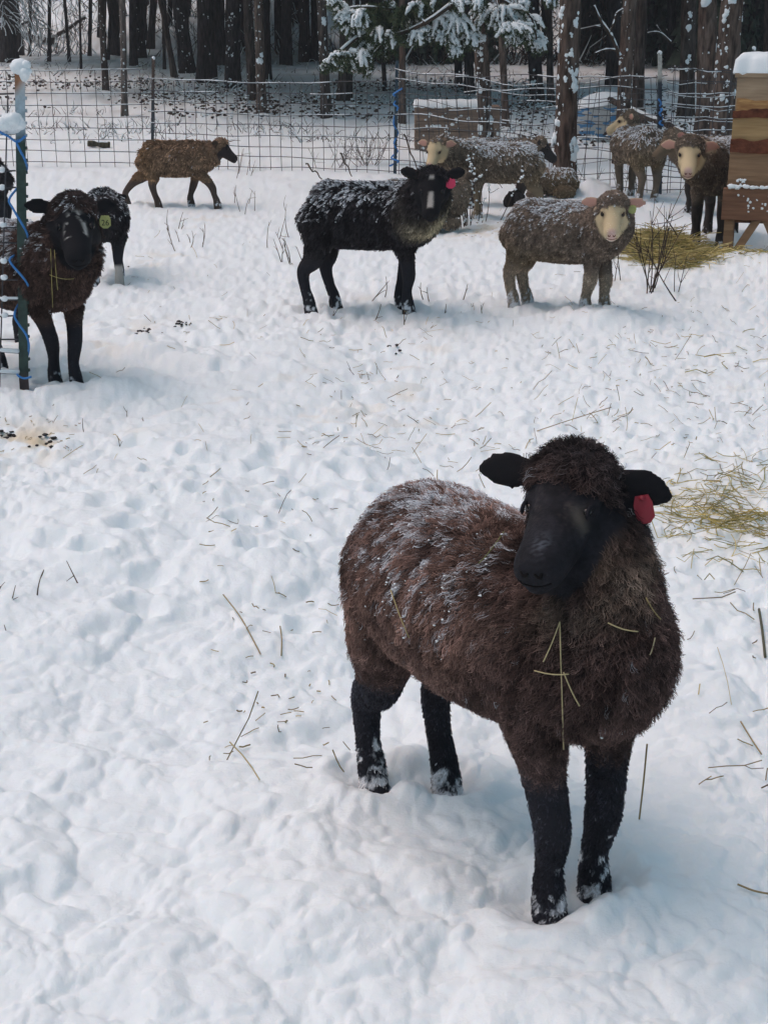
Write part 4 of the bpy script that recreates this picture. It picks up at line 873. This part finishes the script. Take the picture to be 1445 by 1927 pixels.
twine([(-12, 236, f_), (3, 250, f_), (16, 256, f_), (33, 267, f_), (47, 257, f_), (44, 262, b_), (32, 266, f_), (38, 282, f_), (48, 302, f_), (51, 320, b_), (36, 350, b_), (18, 375, f_), (25, 392, f_), (40, 418, f_), (51, 438, f_), (51, 452, b_), (30, 478, b_), (19, 488, f_), (24, 499, f_), (38, 515, f_), (51, 532, f_), (53, 548, b_), (34, 575, b_), (28, 594, f_), (36, 610, f_), (50, 630, f_), (55, 650, f_), (52, 672, b_), (37, 700, b_), (34, 706, f_), (46, 712, f_), (60, 709, f_)], 'bright blue twine spiralling down the green post', .005)
f_, b_ = P2.y - .05, P2.y + .05
twine([(757, 166, f_), (748, 172, f_), (740, 178, f_), (748, 184, b_), (741, 196, f_), (749, 202, f_), (743, 215, b_), (741, 235, f_), (749, 250, b_), (741, 270, f_), (748, 285, b_), (736, 297, f_), (750, 303, f_), (742, 308, b_), (734, 312, f_)], 'blue twine wound on the thin post left of the crate', .010)
f_, b_ = P3.y - .05, P3.y + .05
twine([(1238, 186, f_), (1243, 195, f_), (1238, 203, b_), (1245, 206, f_), (1240, 214, f_), (1246, 222, b_), (1240, 232, f_), (1247, 236, f_)], 'blue twine knotted on the post beside the sheep seen from behind', .010)

# ---------------------------------------------------------------- timber: plank box, crate
def wood(name, c1, c2, scale=3.0, rings=True):
    m = bpy.data.materials.new(name); m.use_nodes = True; nt = m.node_tree; b = nt.nodes['Principled BSDF']; b.inputs['Roughness'].default_value = .75; b.inputs['Specular IOR Level'].default_value = .2
    tc = nt.nodes.new('ShaderNodeTexCoord'); mp = nt.nodes.new('ShaderNodeMapping'); mp.inputs['Scale'].default_value = (.55, 1, 2.6)
    n1 = nt.nodes.new('ShaderNodeTexNoise'); n1.inputs['Scale'].default_value = scale; n1.inputs['Detail'].default_value = 2
    ad = nt.nodes.new('ShaderNodeMath'); ad.operation = 'MULTIPLY'; ad.inputs[1].default_value = 24.0
    sn = nt.nodes.new('ShaderNodeMath'); sn.operation = 'SINE'
    n2 = nt.nodes.new('ShaderNodeTexNoise'); n2.inputs['Scale'].default_value = 30; n2.inputs['Detail'].default_value = 5
    mp2 = nt.nodes.new('ShaderNodeMapping'); mp2.inputs['Scale'].default_value = (.12, 1, 1.6)
    nt.links.new(tc.outputs['Object'], mp.inputs[0]); nt.links.new(mp.outputs[0], n1.inputs['Vector']); nt.links.new(tc.outputs['Object'], mp2.inputs[0]); nt.links.new(mp2.outputs[0], n2.inputs['Vector'])
    nt.links.new(n1.outputs['Fac'], ad.inputs[0]); nt.links.new(ad.outputs[0], sn.inputs[0])
    a2 = nt.nodes.new('ShaderNodeMath'); a2.operation = 'MULTIPLY_ADD'; a2.inputs[1].default_value = .09; nt.links.new(sn.outputs[0], a2.inputs[0]); nt.links.new(n2.outputs['Fac'], a2.inputs[2])
    cr = nt.nodes.new('ShaderNodeValToRGB'); cr.color_ramp.elements[0].position = .25; cr.color_ramp.elements[0].color = (*c2, 1); cr.color_ramp.elements[1].position = .75; cr.color_ramp.elements[1].color = (*c1, 1)
    nt.links.new(a2.outputs[0], cr.inputs[0]); nt.links.new(cr.outputs[0], b.inputs['Base Color'])
    bp = nt.nodes.new('ShaderNodeBump'); bp.inputs['Strength'].default_value = .7; bp.inputs['Distance'].default_value = .012; nt.links.new(a2.outputs[0], bp.inputs['Height']); nt.links.new(bp.outputs[0], b.inputs['Normal']); return m
M_w1 = wood('pale_sawn_wood', (.40, .30, .20), (.27, .19, .12)); M_w2 = wood('yellow_wood', (.43, .29, .14), (.30, .19, .085)); M_w3 = wood('orange_wood', (.32, .20, .115), (.21, .125, .07)); M_w4 = wood('stained_wood', (.21, .11, .065), (.13, .065, .04)); M_w5 = wood('weathered_wood', (.27, .20, .15), (.15, .11, .085)); M_splint = wood('split_wood', (.50, .30, .12), (.22, .10, .04), 12)
M_liveedge = material('live_edge_bark', (.13, .045, .025), .9, .15, vary=(25, .5, O3), bump=(60, .9, .02, (1, 1, 2)))
def board(name, x0, x1, z0, z1, y0, th, mat, parent, wav=(0, 0), seed=0, n=40):
    """slab with its own wavy lower and upper edges"""
    g = np.random.default_rng(seed); xs = np.linspace(x0, x1, n); q = np.stack([xs * 6, np.full(n, seed * 1.7)], 1); lo = z0 + wav[0] * fbm(q, 4, seed); hi = z1 + wav[1] * fbm(q + 30, 4, seed + 5)
    v = []; b = .004
    for i in range(n):
        e = b if 0 < i < n - 1 else 0
        v += [(xs[i], y0 + b, lo[i]), (xs[i], y0, lo[i] + b), (xs[i], y0, hi[i] - b), (xs[i], y0 + b, hi[i]), (xs[i], y0 + th, hi[i]), (xs[i], y0 + th, lo[i])]
    f = [(i * 6 + k, (i + 1) * 6 + k, (i + 1) * 6 + (k + 1) % 6, i * 6 + (k + 1) % 6) for i in range(n - 1) for k in range(6)] + [tuple(range(6)), tuple(range((n - 1) * 6 + 5, (n - 1) * 6 - 1, -1))]
    return obj_from(name, v, f, mat, parent, False)
BY = 9.95; bl = at_depth(1371, 300, BY); box = empty('plank_box', (bl.x, BY, 0), R(-15.5)); tag(box, 'rough sawn plank box on legs topped with thick snow', 'box')
zz = lambda y: at_depth(1400, y, BY).z
LB = 1.25
board('plank', .012, LB, zz(203), zz(146), 0, .04, M_w1, box, (.012, .0), 1)
board('split_edge', .02, LB - .01, zz(213), zz(188), -.006, .04, M_splint, box, (.012, .03), 2)
board('bark_edge', .0, LB, zz(221), zz(204), -.016, .045, M_liveedge, box, (.012, .04), 3)
board('plank', .004, LB, zz(273), zz(212), .004, .04, M_w2, box, (.008, .0), 4)
board('bark_edge', .0, LB, zz(287), zz(266), -.018, .045, M_liveedge, box, (.012, .045), 5)
board('plank', .002, LB, zz(354), zz(281), .010, .04, M_w3, box, (.0, .006), 6)
board('plank', -.022, LB, zz(413), zz(353), -.028, .04, M_w4, box, (.004, .003), 7)
for k, (a, b, m) in enumerate(((146, 213, M_w1), (212, 281, M_w3), (281, 354, M_w3), (354, 413, M_w4))):                  # end and back boards
    G = Geo(); G.box((.03, .21, (zz(a) + zz(b)) / 2), (.035, .33, zz(a) - zz(b) - .006)); G.build('end_plank', m, box, False)
    G = Geo(); G.box((LB / 2, .385, (zz(a) + zz(b)) / 2), (LB, .03, zz(a) - zz(b) - .006)); G.build('back_plank', m, box, False)
G = Geo(); G.box((LB / 2, .2, zz(146) + .0165), (LB + .01, .42, .03)); G.build('lid', M_w1, box, False)
for x in (.035, LB - .05):
    for y in (.03, .34):
        G = Geo(); G.box((x, y, zz(413) / 2 - .02), (.065, .06, zz(413) + .10), None, .002); G.build('leg', M_w4 if y > .1 else M_w3, box, False)
for (a0, a1) in (((1385, 470), (1425, 408)), ((1462, 470), (1437, 408))):
    p, q = at_depth(*a0, BY) - Vector((bl.x, BY, 0)), at_depth(*a1, BY) - Vector((bl.x, BY, 0)); d = q - p; an = math.atan2(d.z, d.x)
    G = Geo(); G.box((p + q) / 2 + Vector((0, .02, 0)), (d.length + .03, .04, .055), Matrix.Rotation(-an, 3, 'Y'), .002); G.build('brace', M_w3, box, False)
G = Geo(); G.box((LB / 2, .3, zz(413) - .03), (LB - .1, .03, .05)); G.build('rail', M_w4, box, False)
# thick snow on the lid
def snow_slab(parent, x0, x1, y0, y1, z0, h, seed, name='snow_cap', nx=60, ny=24, over=.02):
    g = np.random.default_rng(seed); X, Y = np.meshgrid(np.linspace(0, 1, nx), np.linspace(0, 1, ny)); e = np.minimum.reduce([X * (x1 - x0), (1 - X) * (x1 - x0), Y * (y1 - y0), (1 - Y) * (y1 - y0)])
    p = np.stack([(x0 + X * (x1 - x0)).ravel(), (y0 + Y * (y1 - y0)).ravel()], 1); H = h * np.sqrt(np.clip(1 - (1 - np.clip(e.ravel() / (h * .7), 0, 1)) ** 2, 0, 1)) * (1 + .14 * fbm(p * 7, 3, seed))
    ex = .02 * fbm(p * 14, 2, seed + 2); v = np.stack([p[:, 0] + ex * (H > 0), p[:, 1] + ex, z0 + H], 1); b = v.copy(); b[:, 2] = z0 - .004 - .012 * (fbm(p * 20, 2, seed + 4) > .2); n = nx * ny
    F = []
    for r in range(ny - 1):
        for k in range(nx - 1):
            a = r * nx + k; F.append((a, a + 1, a + nx + 1, a + nx)); F.append((n + a, n + a + nx, n + a + nx + 1, n + a + 1))
    ring = [k for k in range(nx)] + [r * nx + nx - 1 for r in range(1, ny)] + [(ny - 1) * nx + k for k in range(nx - 2, -1, -1)] + [r * nx for r in range(ny - 2, 0, -1)]
    for i in range(len(ring)):
        a, c_ = ring[i], ring[(i + 1) % len(ring)]; F.append((a, n + a, n + c_, c_))
    return obj_from(name, np.concatenate([v, b]), np.array(F), M_snowcap, parent)
snow_slab(box, -.02, LB + .02, -.03, .42, zz(146) + .034, .13, 5)
G = Geo()
for i in range(34):
    x = random.uniform(.0, .5); G.ball((x, -.034, zz(353) + .004 + random.uniform(0, .012)), (random.uniform(.01, .03), .016, random.uniform(.005, .016)), None, 1, jit=.2)
for i in range(30): G.ball((random.uniform(.08, .5), -.030, random.uniform(zz(405), zz(362))), random.uniform(.003, .010), None, 1, jit=.3)
for i in range(16): G.ball((.10 + random.gauss(0, .02), -.02, zz(350) + random.uniform(0, .05)), random.uniform(.004, .010), None, 1, jit=.3)
tag(G.build('snow_flecks', M_snowcap, box), kind='stuff')

CY = 18.6; cl = at_depth(781, 240, CY); cr_ = at_depth(940, 240, CY); crate = empty('plank_crate', (cl.x, CY, 0)); tag(crate, 'weathered plank crate with snow on its top behind the fence', 'crate')
W_ = cr_.x - cl.x; zc = lambda y: at_depth(860, y, CY).z; ys = (205, 228, 248, 264, 292)
for i in range(4):
    board('plank', 0, W_, zc(ys[i + 1]) + .004, zc(ys[i]) - .002, random.uniform(0, .008), .03, M_w5, crate, (.004, .003), 20 + i, 20); board('back_plank', 0, W_, zc(ys[i + 1]) + .004, zc(ys[i]) - .002, .5, .03, M_w5, crate, (.003, .003), 30 + i, 12)
    G = Geo(); G.box((.015, .26, (zc(ys[i]) + zc(ys[i + 1])) / 2), (.03, .46, zc(ys[i]) - zc(ys[i + 1]) - .008)); G.build('end_plank', M_w5, crate, False); G = Geo(); G.box((W_ - .015, .26, (zc(ys[i]) + zc(ys[i + 1])) / 2), (.03, .46, zc(ys[i]) - zc(ys[i + 1]) - .008)); G.build('end_plank', M_w5, crate, False)
for x in (.06, W_ - .06):
    for y in (.06, .46):
        G = Geo(); G.box((x, y, zc(292) / 2 - .05), (.06, .06, zc(292) + .10)); G.build('leg', M_w5, crate, False)
G = Geo(); G.box((W_ / 2, .26, zc(205) + .014), (W_ + .02, .56, .024)); G.build('lid', M_w5, crate, False)
snow_slab(crate, -.02, W_ * .86, -.04, .55, zc(205) + .027, .075, 8, nx=40, ny=18)
tag(obj_from('snow_flecks', *blobs(np.array([(random.uniform(.05, W_), -.004, random.uniform(zc(290), zc(208))) for _ in range(40)] + [(.28 + random.gauss(0, .05), -.006, zc(237)) for _ in range(12)]), np.random.default_rng(3).uniform(.006, .02, 52), 1, .3), M_snowcap, crate), kind='stuff')

# feed sack under snow behind the fence
def sack():
    p = gp(1126, 262); root = empty('feed_sack', p); tag(root, 'white and blue printed feed sack half buried in snow behind the fence', 'sack')
    m = bpy.data.materials.new('printed_sack'); m.use_nodes = True; nt = m.node_tree; b = nt.nodes['Principled BSDF']; b.inputs['Roughness'].default_value = .5
    tc = nt.nodes.new('ShaderNodeTexCoord'); mp = nt.nodes.new('ShaderNodeMapping'); mp.inputs['Rotation'].default_value = (0, .5, 0); mp.inputs['Scale'].default_value = (2.2, 2, 6); n = nt.nodes.new('ShaderNodeTexNoise'); n.inputs['Scale'].default_value = 2.6; n.inputs['Detail'].default_value = 1
    cr = nt.nodes.new('ShaderNodeValToRGB'); cr.color_ramp.interpolation = 'CONSTANT'; cr.color_ramp.elements[0].color = (.42, .43, .42, 1); cr.color_ramp.elements[1].position = .56; cr.color_ramp.elements[1].color = (.06, .20, .38, 1)
    nt.links.new(tc.outputs['Object'], mp.inputs[0]); nt.links.new(mp.outputs[0], n.inputs['Vector']); nt.links.new(n.outputs['Fac'], cr.inputs[0]); nt.links.new(cr.outputs[0], b.inputs['Base Color'])
    v, f = ICO[2]; V = np.array([tuple(q) for q in v]); V = np.sign(V) * np.abs(V) ** .75 * np.array((.44, .25, .38)); V[:, 2] += .22 + .12 * V[:, 0]; V += .035 * np.stack([fbm(V * 6 + k, 3, k) for k in range(3)], 1)
    obj_from('bag', V, f, m, root)
    U = V.copy(); U *= (.96, 1.0, 1.0); U[:, 2] = np.maximum(U[:, 2] + .035, .46 + .12 * U[:, 0]); obj_from('snow_cap', U * np.array((.97, .97, 1)), f, M_snowcap, root)
sack()
def pipe_piece():
    p = gp(187, 277, .04); root = empty('log_piece', p); tag(root, 'short mossy log piece lying on the snow behind the left fence', 'log'); G = Geo(); a, b = at_depth(166, 270, p.y) - p, at_depth(207, 273, p.y) - p; n = 10
    G.tube([a + (b - a) * (i / n) for i in range(n + 1)], [.040, .042, .044, .040, .032, .034, .042, .046, .047, .046, .045], 10, col=(.075, .07, .045)); G.build('trunk', M_bark, root)
    G = Geo(); G.tube([a + (b - a) * (i / n) + Vector((0, 0, .034)) for i in range(4, 11)], [(.02, .006), (.03, .012), (.034, .014), (.03, .013), (.034, .012), (.03, .012), (.02, .006)], 8); G.build('snow_cap', M_snowcap, root)
pipe_piece()
sk_ = gp(968, 385); G = Geo(); G.ball((0, 0, .03), (.10, .09, .10), None, 2, jit=.10, col=(.03, .027, .027)); so = G.build('stone', M_bark); so.location = sk_; tag(so, 'dark rounded stone under the belly of the broadside grey sheep', 'stone')

# ---------------------------------------------------------------- dead shrubs, weeds, single stems
def shrub(px, py, n, h, spread, seed, label, r=.0035, mat=None, branch=4, beads=0, cat='shrub', name='dead_shrub', dirs=None):
    g = np.random.default_rng(seed); p = gp(px, py); p.z = zat(p.x, p.y); root = empty(name, p); tag(root, label, cat, 'dead stems poking out of the snow'); allp = []
    for i in range(n):
        b = np.array([(g.normal() * spread * .35, g.normal() * spread * .3, -.03)]); d = np.array([[g.normal() * spread, g.normal() * spread * .6, 1.0]]) if dirs is None else np.array([dirs[i]], float)
        L = np.array([h * g.uniform(.55, 1.0)]); P = bent(b, d, L, 7, .12, seed * 31 + i); S_ = [P]; R_ = [np.linspace(1, .4, 7)[None] * r]
        v, f, _ = sticks(P, R_[0], seed=i); V, F = [v], [f]; off = len(v); allp.append(P[0])
        for j in range(branch):
            k = g.integers(2, 6); d2 = (P[0, k] - P[0, k - 1]) / np.linalg.norm(P[0, k] - P[0, k - 1]) + g.normal(size=3) * .55; Q = bent(P[:, k], d2[None], L * g.uniform(.2, .5), 7, .15, seed * 57 + i * 9 + j); v, f, _ = sticks(Q, np.linspace(.6, .3, 7)[None] * r, seed=j); V.append(v); F.append(f + off); off += len(v); allp.append(Q[0])
        obj_from('stem', np.concatenate(V), np.concatenate(F), mat or M_twig, root)
    if beads:
        A = np.concatenate(allp); q = A[g.integers(0, len(A), beads)]; vv, ff = blobs(q + np.array((0, 0, .005)), g.uniform(.004, .011, beads), 1, .3, 1.0, seed); tag(obj_from('snow_beads', vv, ff, M_snowcap, root), kind='stuff')
shrub(1222, 545, 9, .62, .32, 1, 'tall dead shrub standing in front of the hay pile', .005)
shrub(1262, 548, 2, .36, .25, 2, 'single dead stem right of the tall dead shrub', .004, branch=2)
shrub(1176, 530, 3, .26, .2, 3, 'low dead twigs between the grey lamb and the tall shrub', .004, branch=2)
shrub(884, 421, 8, .60, .14, 4, 'snow beaded weed stalks in front of the cream faced broadside sheep', .006, branch=3, beads=110, cat='weed', name='dry_weed')
shrub(918, 413, 4, .56, .18, 5, 'second snow beaded weed clump before the shoulder of the broadside sheep', .005, branch=3, beads=50, cat='weed', name='dry_weed')
shrub(660, 312, 16, .42, .45, 6, 'fine twiggy brush at the foot of the middle fence', .004, branch=5)
shrub(690, 310, 9, .40, .35, 7, 'fine twiggy brush just left of the blue tied post', .004, branch=5)
shrub(1000, 345, 6, .3, .5, 8, 'twiggy weeds at the fence behind the lying sheep', .004, branch=3)
shrub(1150, 360, 7, .34, .5, 9, 'twiggy weeds at the fence left of the sheep seen from behind', .004, branch=3)
for i, (a, b, n, h) in enumerate(((372, 466, 3, .20), (352, 430, 2, .16), (455, 392, 2, .22), (330, 455, 2, .12), (520, 500, 2, .17), (548, 490, 3, .16), (560, 452, 2, .24), (440, 380, 2, .2), (510, 470, 1, .2), (700, 560, 1, .16), (850, 560, 2, .16), (600, 480, 1, .14), (795, 600, 1, .12), (470, 330, 3, .3), (110, 770, 1, .06), (203, 800, 3, .09), (135, 800, 2, .08), (865, 580, 2, .1), (710, 690, 4, .10), (660, 595, 1, .11), (22, 1140, 3, .09), (80, 1115, 3, .08), (132, 1155, 1, .05))):
    where = {0: 'three bare stems left of centre in the upper field', 1: 'two bare stems above the left field centre', 2: 'two bare stems right of the walking brown sheep', 3: 'pair of short stems below the walking brown sheep', 4: 'pair of stems left of the white blazed sheep, lower clump', 5: 'three stems just left of the rump of the white blazed sheep', 6: 'tallest pair of stems left of the white blazed sheep', 7: 'two stems just ahead of the walking brown sheep', 8: 'lone stem midway between the walking sheep and the white blazed sheep', 9: 'lone stem under the belly of the white blazed sheep', 10: 'two stems between the white blazed sheep and the grey lamb', 11: 'lone short stem left of the hind legs of the white blazed sheep', 12: 'lone stem right of the front legs of the white blazed sheep', 13: 'three stems at the fence ahead of the walking brown sheep', 14: 'tiny stem right of the foot of the green post', 15: 'forked stems in the snow below the tag 26 sheep', 16: 'small forked stem near the stained snow patch at left', 17: 'low stems in front of the gap between the white blazed sheep and the lamb', 18: 'tangled low weed in the middle of the field', 19: 'lone stem right behind the hind legs of the white blazed sheep', 20: 'dark stem group at the far left of the near snow', 21: 'second dark stem group at the left of the near snow', 22: 'single short dark stem right of the left stem groups'}[i]
    shrub(a, b, n + (b < 600), h * 1.25, .35, 40 + i, where, .0026 if b > 600 else .0042, mat=M_stalk, branch=1, cat='weed stem', name='dry_weed')
def loose_stick(p0, p1, r, label, Y=None):
    a = at_depth(*p0, Y) if Y else gp(*p0, .02); b = at_depth(*p1, Y) if Y else gp(*p1, .03)
    if not Y: a.z = zat(a.x, a.y) + .012; b.z = zat(b.x, b.y) + .018
    G = Geo(); n = 7; G.tube([a + (b - a) * (i / n) + Vector((0, 0, r * 2 * math.sin(i * 1.7))) for i in range(n + 1)], [r * (1 - .4 * i / n) for i in range(n + 1)], 6, col=(.06, .045, .03)); o = G.build('stick', M_bark); return tag(o, label, 'stick')
loose_stick((575, 308), (606, 335), .010, 'fallen stick leaning behind the rump of the white blazed sheep', 14.6); loose_stick((640, 288), (662, 330), .010, 'snowy stick leaning at the fence behind the white blazed sheep', 14.8); loose_stick((760, 252), (790, 332), .009, 'long thin stick leaning on the fence left of the cream faced sheep', 14.6)

# ---------------------------------------------------------------- straw and hay
def straw_mass(name, pts, L, rad, cols, seed, label, cat, tilt=.25, bend=.3, lift=.006, flat=True, extra=None):
    g = np.random.default_rng(seed); n = len(pts); X, Y = pts[:, 0], pts[:, 1]; Z = snow_z(X, Y) + lift + (extra if extra is not None else 0)
    a = g.random(n) * 6.283; d = np.stack([np.cos(a), np.sin(a), g.normal(size=n) * tilt], 1); P = bent(np.stack([X, Y, Z], 1), d, L, 4, bend, seed)
    # let the stem follow the surface, neither buried nor floating
    q = P.reshape(-1, 3); zz_ = snow_z(q[:, 0], q[:, 1]).reshape(n, 4); P[:, :, 2] = np.maximum(P[:, :, 2] * .35 + (zz_ + lift + (extra[:, None] if extra is not None else 0)) * .65, zz_ + lift * .6) + (np.abs(g.normal(size=n)) * tilt * L)[:, None] * np.linspace(0, 1, 4)[None] * .5
    c = np.asarray(cols)[g.integers(0, len(cols), n)] * np.exp(g.normal(size=(n, 1)) * .25); v, f, cc = sticks(P, rad * g.uniform(.6, 1.3, (n, 1)) * np.ones((1, 4)), c, seed)
    return tag(obj_from(name, v, f, M_straw, col=np.clip(cc, 0, 1)), label, cat, kind='stuff')
def px_points(boxes, seed):
    g = np.random.default_rng(seed); out = []
    for (x0, y0, x1, y1, n) in boxes:
        for _ in range(n):
            p = ground(g.uniform(x0, x1), g.uniform(y0, y1)); out.append((p.x, p.y))
    return np.array(out)
STRAW = [(.26, .21, .11), (.32, .26, .14), (.18, .145, .09), (.40, .33, .18)]; HAY = [(.36, .30, .10), (.44, .36, .14), (.26, .24, .09), (.50, .42, .20)]
pt = px_points([(560, 600, 1440, 830, 130), (380, 580, 900, 1000, 60), (700, 780, 1440, 900, 60), (900, 380, 1445, 600, 60), (200, 420, 560, 640, 30), (380, 960, 700, 1500, 26), (1290, 1080, 1445, 1500, 22), (100, 650, 400, 900, 14), (1000, 640, 1445, 800, 60)], 1)
gg = np.random.default_rng(5); straw_mass('scattered_straw', pt, gg.uniform(.025, .085, len(pt)) * np.where(gg.random(len(pt)) < .10, 1.8, 1), .0015, STRAW, 2, 'thin straws scattered over the trodden snow', 'straw', .75, .12)
pt = px_points([(560, 560, 1445, 850, 130), (380, 900, 640, 1400, 50), (0, 790, 150, 850, 30), (250, 600, 380, 640, 10), (860, 400, 960, 450, 60)], 6); L_ = gg.uniform(.008, .028, len(pt))
straw_mass('straw_chaff', pt, L_, .0018, STRAW, 7, 'short chaff and droppings sprinkled on the snow', 'chaff', .1)
n = 1500; c0 = gp(1262, 470); a = gg.random(n) * 6.283; rr = np.sqrt(gg.random(n)); hp_ = np.stack([c0.x + np.cos(a) * rr * .30 - .04, c0.y + np.sin(a) * rr * .85], 1)
straw_mass('hay_pile', hp_, gg.uniform(.10, .28, n), .0028, HAY, 8, 'heap of yellow green hay at the feet of the sheep by the box', 'hay', .22, extra=.16 * np.exp(-(rr / .6) ** 2) * gg.random(n))
pt = px_points([(1290, 478, 1445, 505, 220), (1180, 440, 1300, 500, 140), (1250, 620, 1440, 720, 12)], 9); straw_mass('hay_trail', pt, gg.uniform(.06, .2, len(pt)), .0024, HAY, 10, 'thin trail of hay running from the hay heap along the box', 'hay', .2)
pt = px_points([(1250, 890, 1445, 1020, 120), (1320, 860, 1445, 1060, 90), (1240, 930, 1400, 985, 60), (1260, 1040, 1445, 1085, 16), (1380, 960, 1445, 1010, 40)], 11); straw_mass('loose_hay', pt, gg.uniform(.04, .17, len(pt)), .0015, HAY, 12, 'loose yellow hay strewn on the snow beside the foreground sheep', 'hay', .25)
for k, (pts_, lab) in enumerate(((((420, 1112), (450, 1148), (470, 1185), (490, 1216)), 'long dry stem lying on the near snow left of the foreground sheep'), (((1010, 800), (1080, 790), (1150, 768)), 'long straw lying behind the head of the foreground sheep'), (((1426, 1160), (1432, 1205), (1438, 1245)), 'dark seed head stalk at the right edge of the near snow'), (((1204, 1375), (1203, 1460), (1200, 1548)), 'tall pale straw standing by the chest of the foreground sheep'), (((1392, 1366), (1412, 1395), (1432, 1418)), 'bent straw lying low at the right edge'), (((527, 1165), (530, 1190), (529, 1212)), 'short upright straw left of the foreground sheep'), (((1384, 1692), (1415, 1700), (1445, 1709)), 'short straw in the bottom right snow'), (((1250, 1400 - 90), (1245, 1340), (1258, 1365)), 'curled straw tuft'))[:7]):
    G = Geo(); P = []
    for a_, b_2 in pts_:
        q = ground(a_, b_2); q.z = zat(q.x, q.y) + .008; P.append(q)
    if k == 3:
        f0 = ground(1200, 1560); P = [Vector((f0.x, f0.y, zat(f0.x, f0.y) - .02)), f0 + Vector((.004, .0, .10)), f0 + Vector((.006, .0, .19))]
    G.tube(crom([tuple(q) for q in P], 4), .0019 if k != 2 else .0036, 5, col=(.30, .23, .12) if k != 2 else (.09, .09, .06)); tag(G.build('straw', M_straw), lab, 'straw')

# ---------------------------------------------------------------- droppings
for k, (px, py, n_, lab) in enumerate(((343, 611, 14, 'dark droppings on the snow right of the tag 26 sheep'), (270, 628, 12, 'smaller dark droppings nearest the tag 26 sheep'), (14, 815, 16, 'dark droppings at the left edge on the stained snow'), (86, 833, 9, 'dark droppings in the middle of the stained snow patch'), (232, 503, 8, 'dark droppings by the white leg of the black sheep'), (745, 640, 5, 'few dark pellets in the middle field'))):
    g = np.random.default_rng(900 + k); q = ground(px, py); c_ = np.stack([q.x + g.normal(size=n_) * .028, q.y + g.normal(size=n_) * .05], 1); z_ = snow_z(c_[:, 0], c_[:, 1]); v, f = blobs(np.column_stack([c_, z_ + .004]), g.uniform(.004, .009, n_), 1, .2, .7, k)
    o = obj_from('droppings', v - np.array((q.x, q.y, 0)), f, M_hoof); o.location = (q.x, q.y, 0); tag(o, lab, 'droppings', kind='stuff')
# ---------------------------------------------------------------- thin winter air
def haze(density):
    G = Geo(); G.box((0, 54, 14), (960, 146, 31)); o = G.build('haze', [], None, False)
    m = bpy.data.materials.new('cold_air'); m.use_nodes = True; nt = m.node_tree; nt.nodes.remove(nt.nodes['Principled BSDF']); v = nt.nodes.new('ShaderNodeVolumePrincipled')
    v.inputs['Color'].default_value = (.86, .91, .96, 1); v.inputs['Density'].default_value = density; nt.links.new(v.outputs[0], nt.nodes['Material Output'].inputs['Volume']); o.data.materials.clear(); o.data.materials.append(m); tag(o, kind='stuff')
haze(.0019)
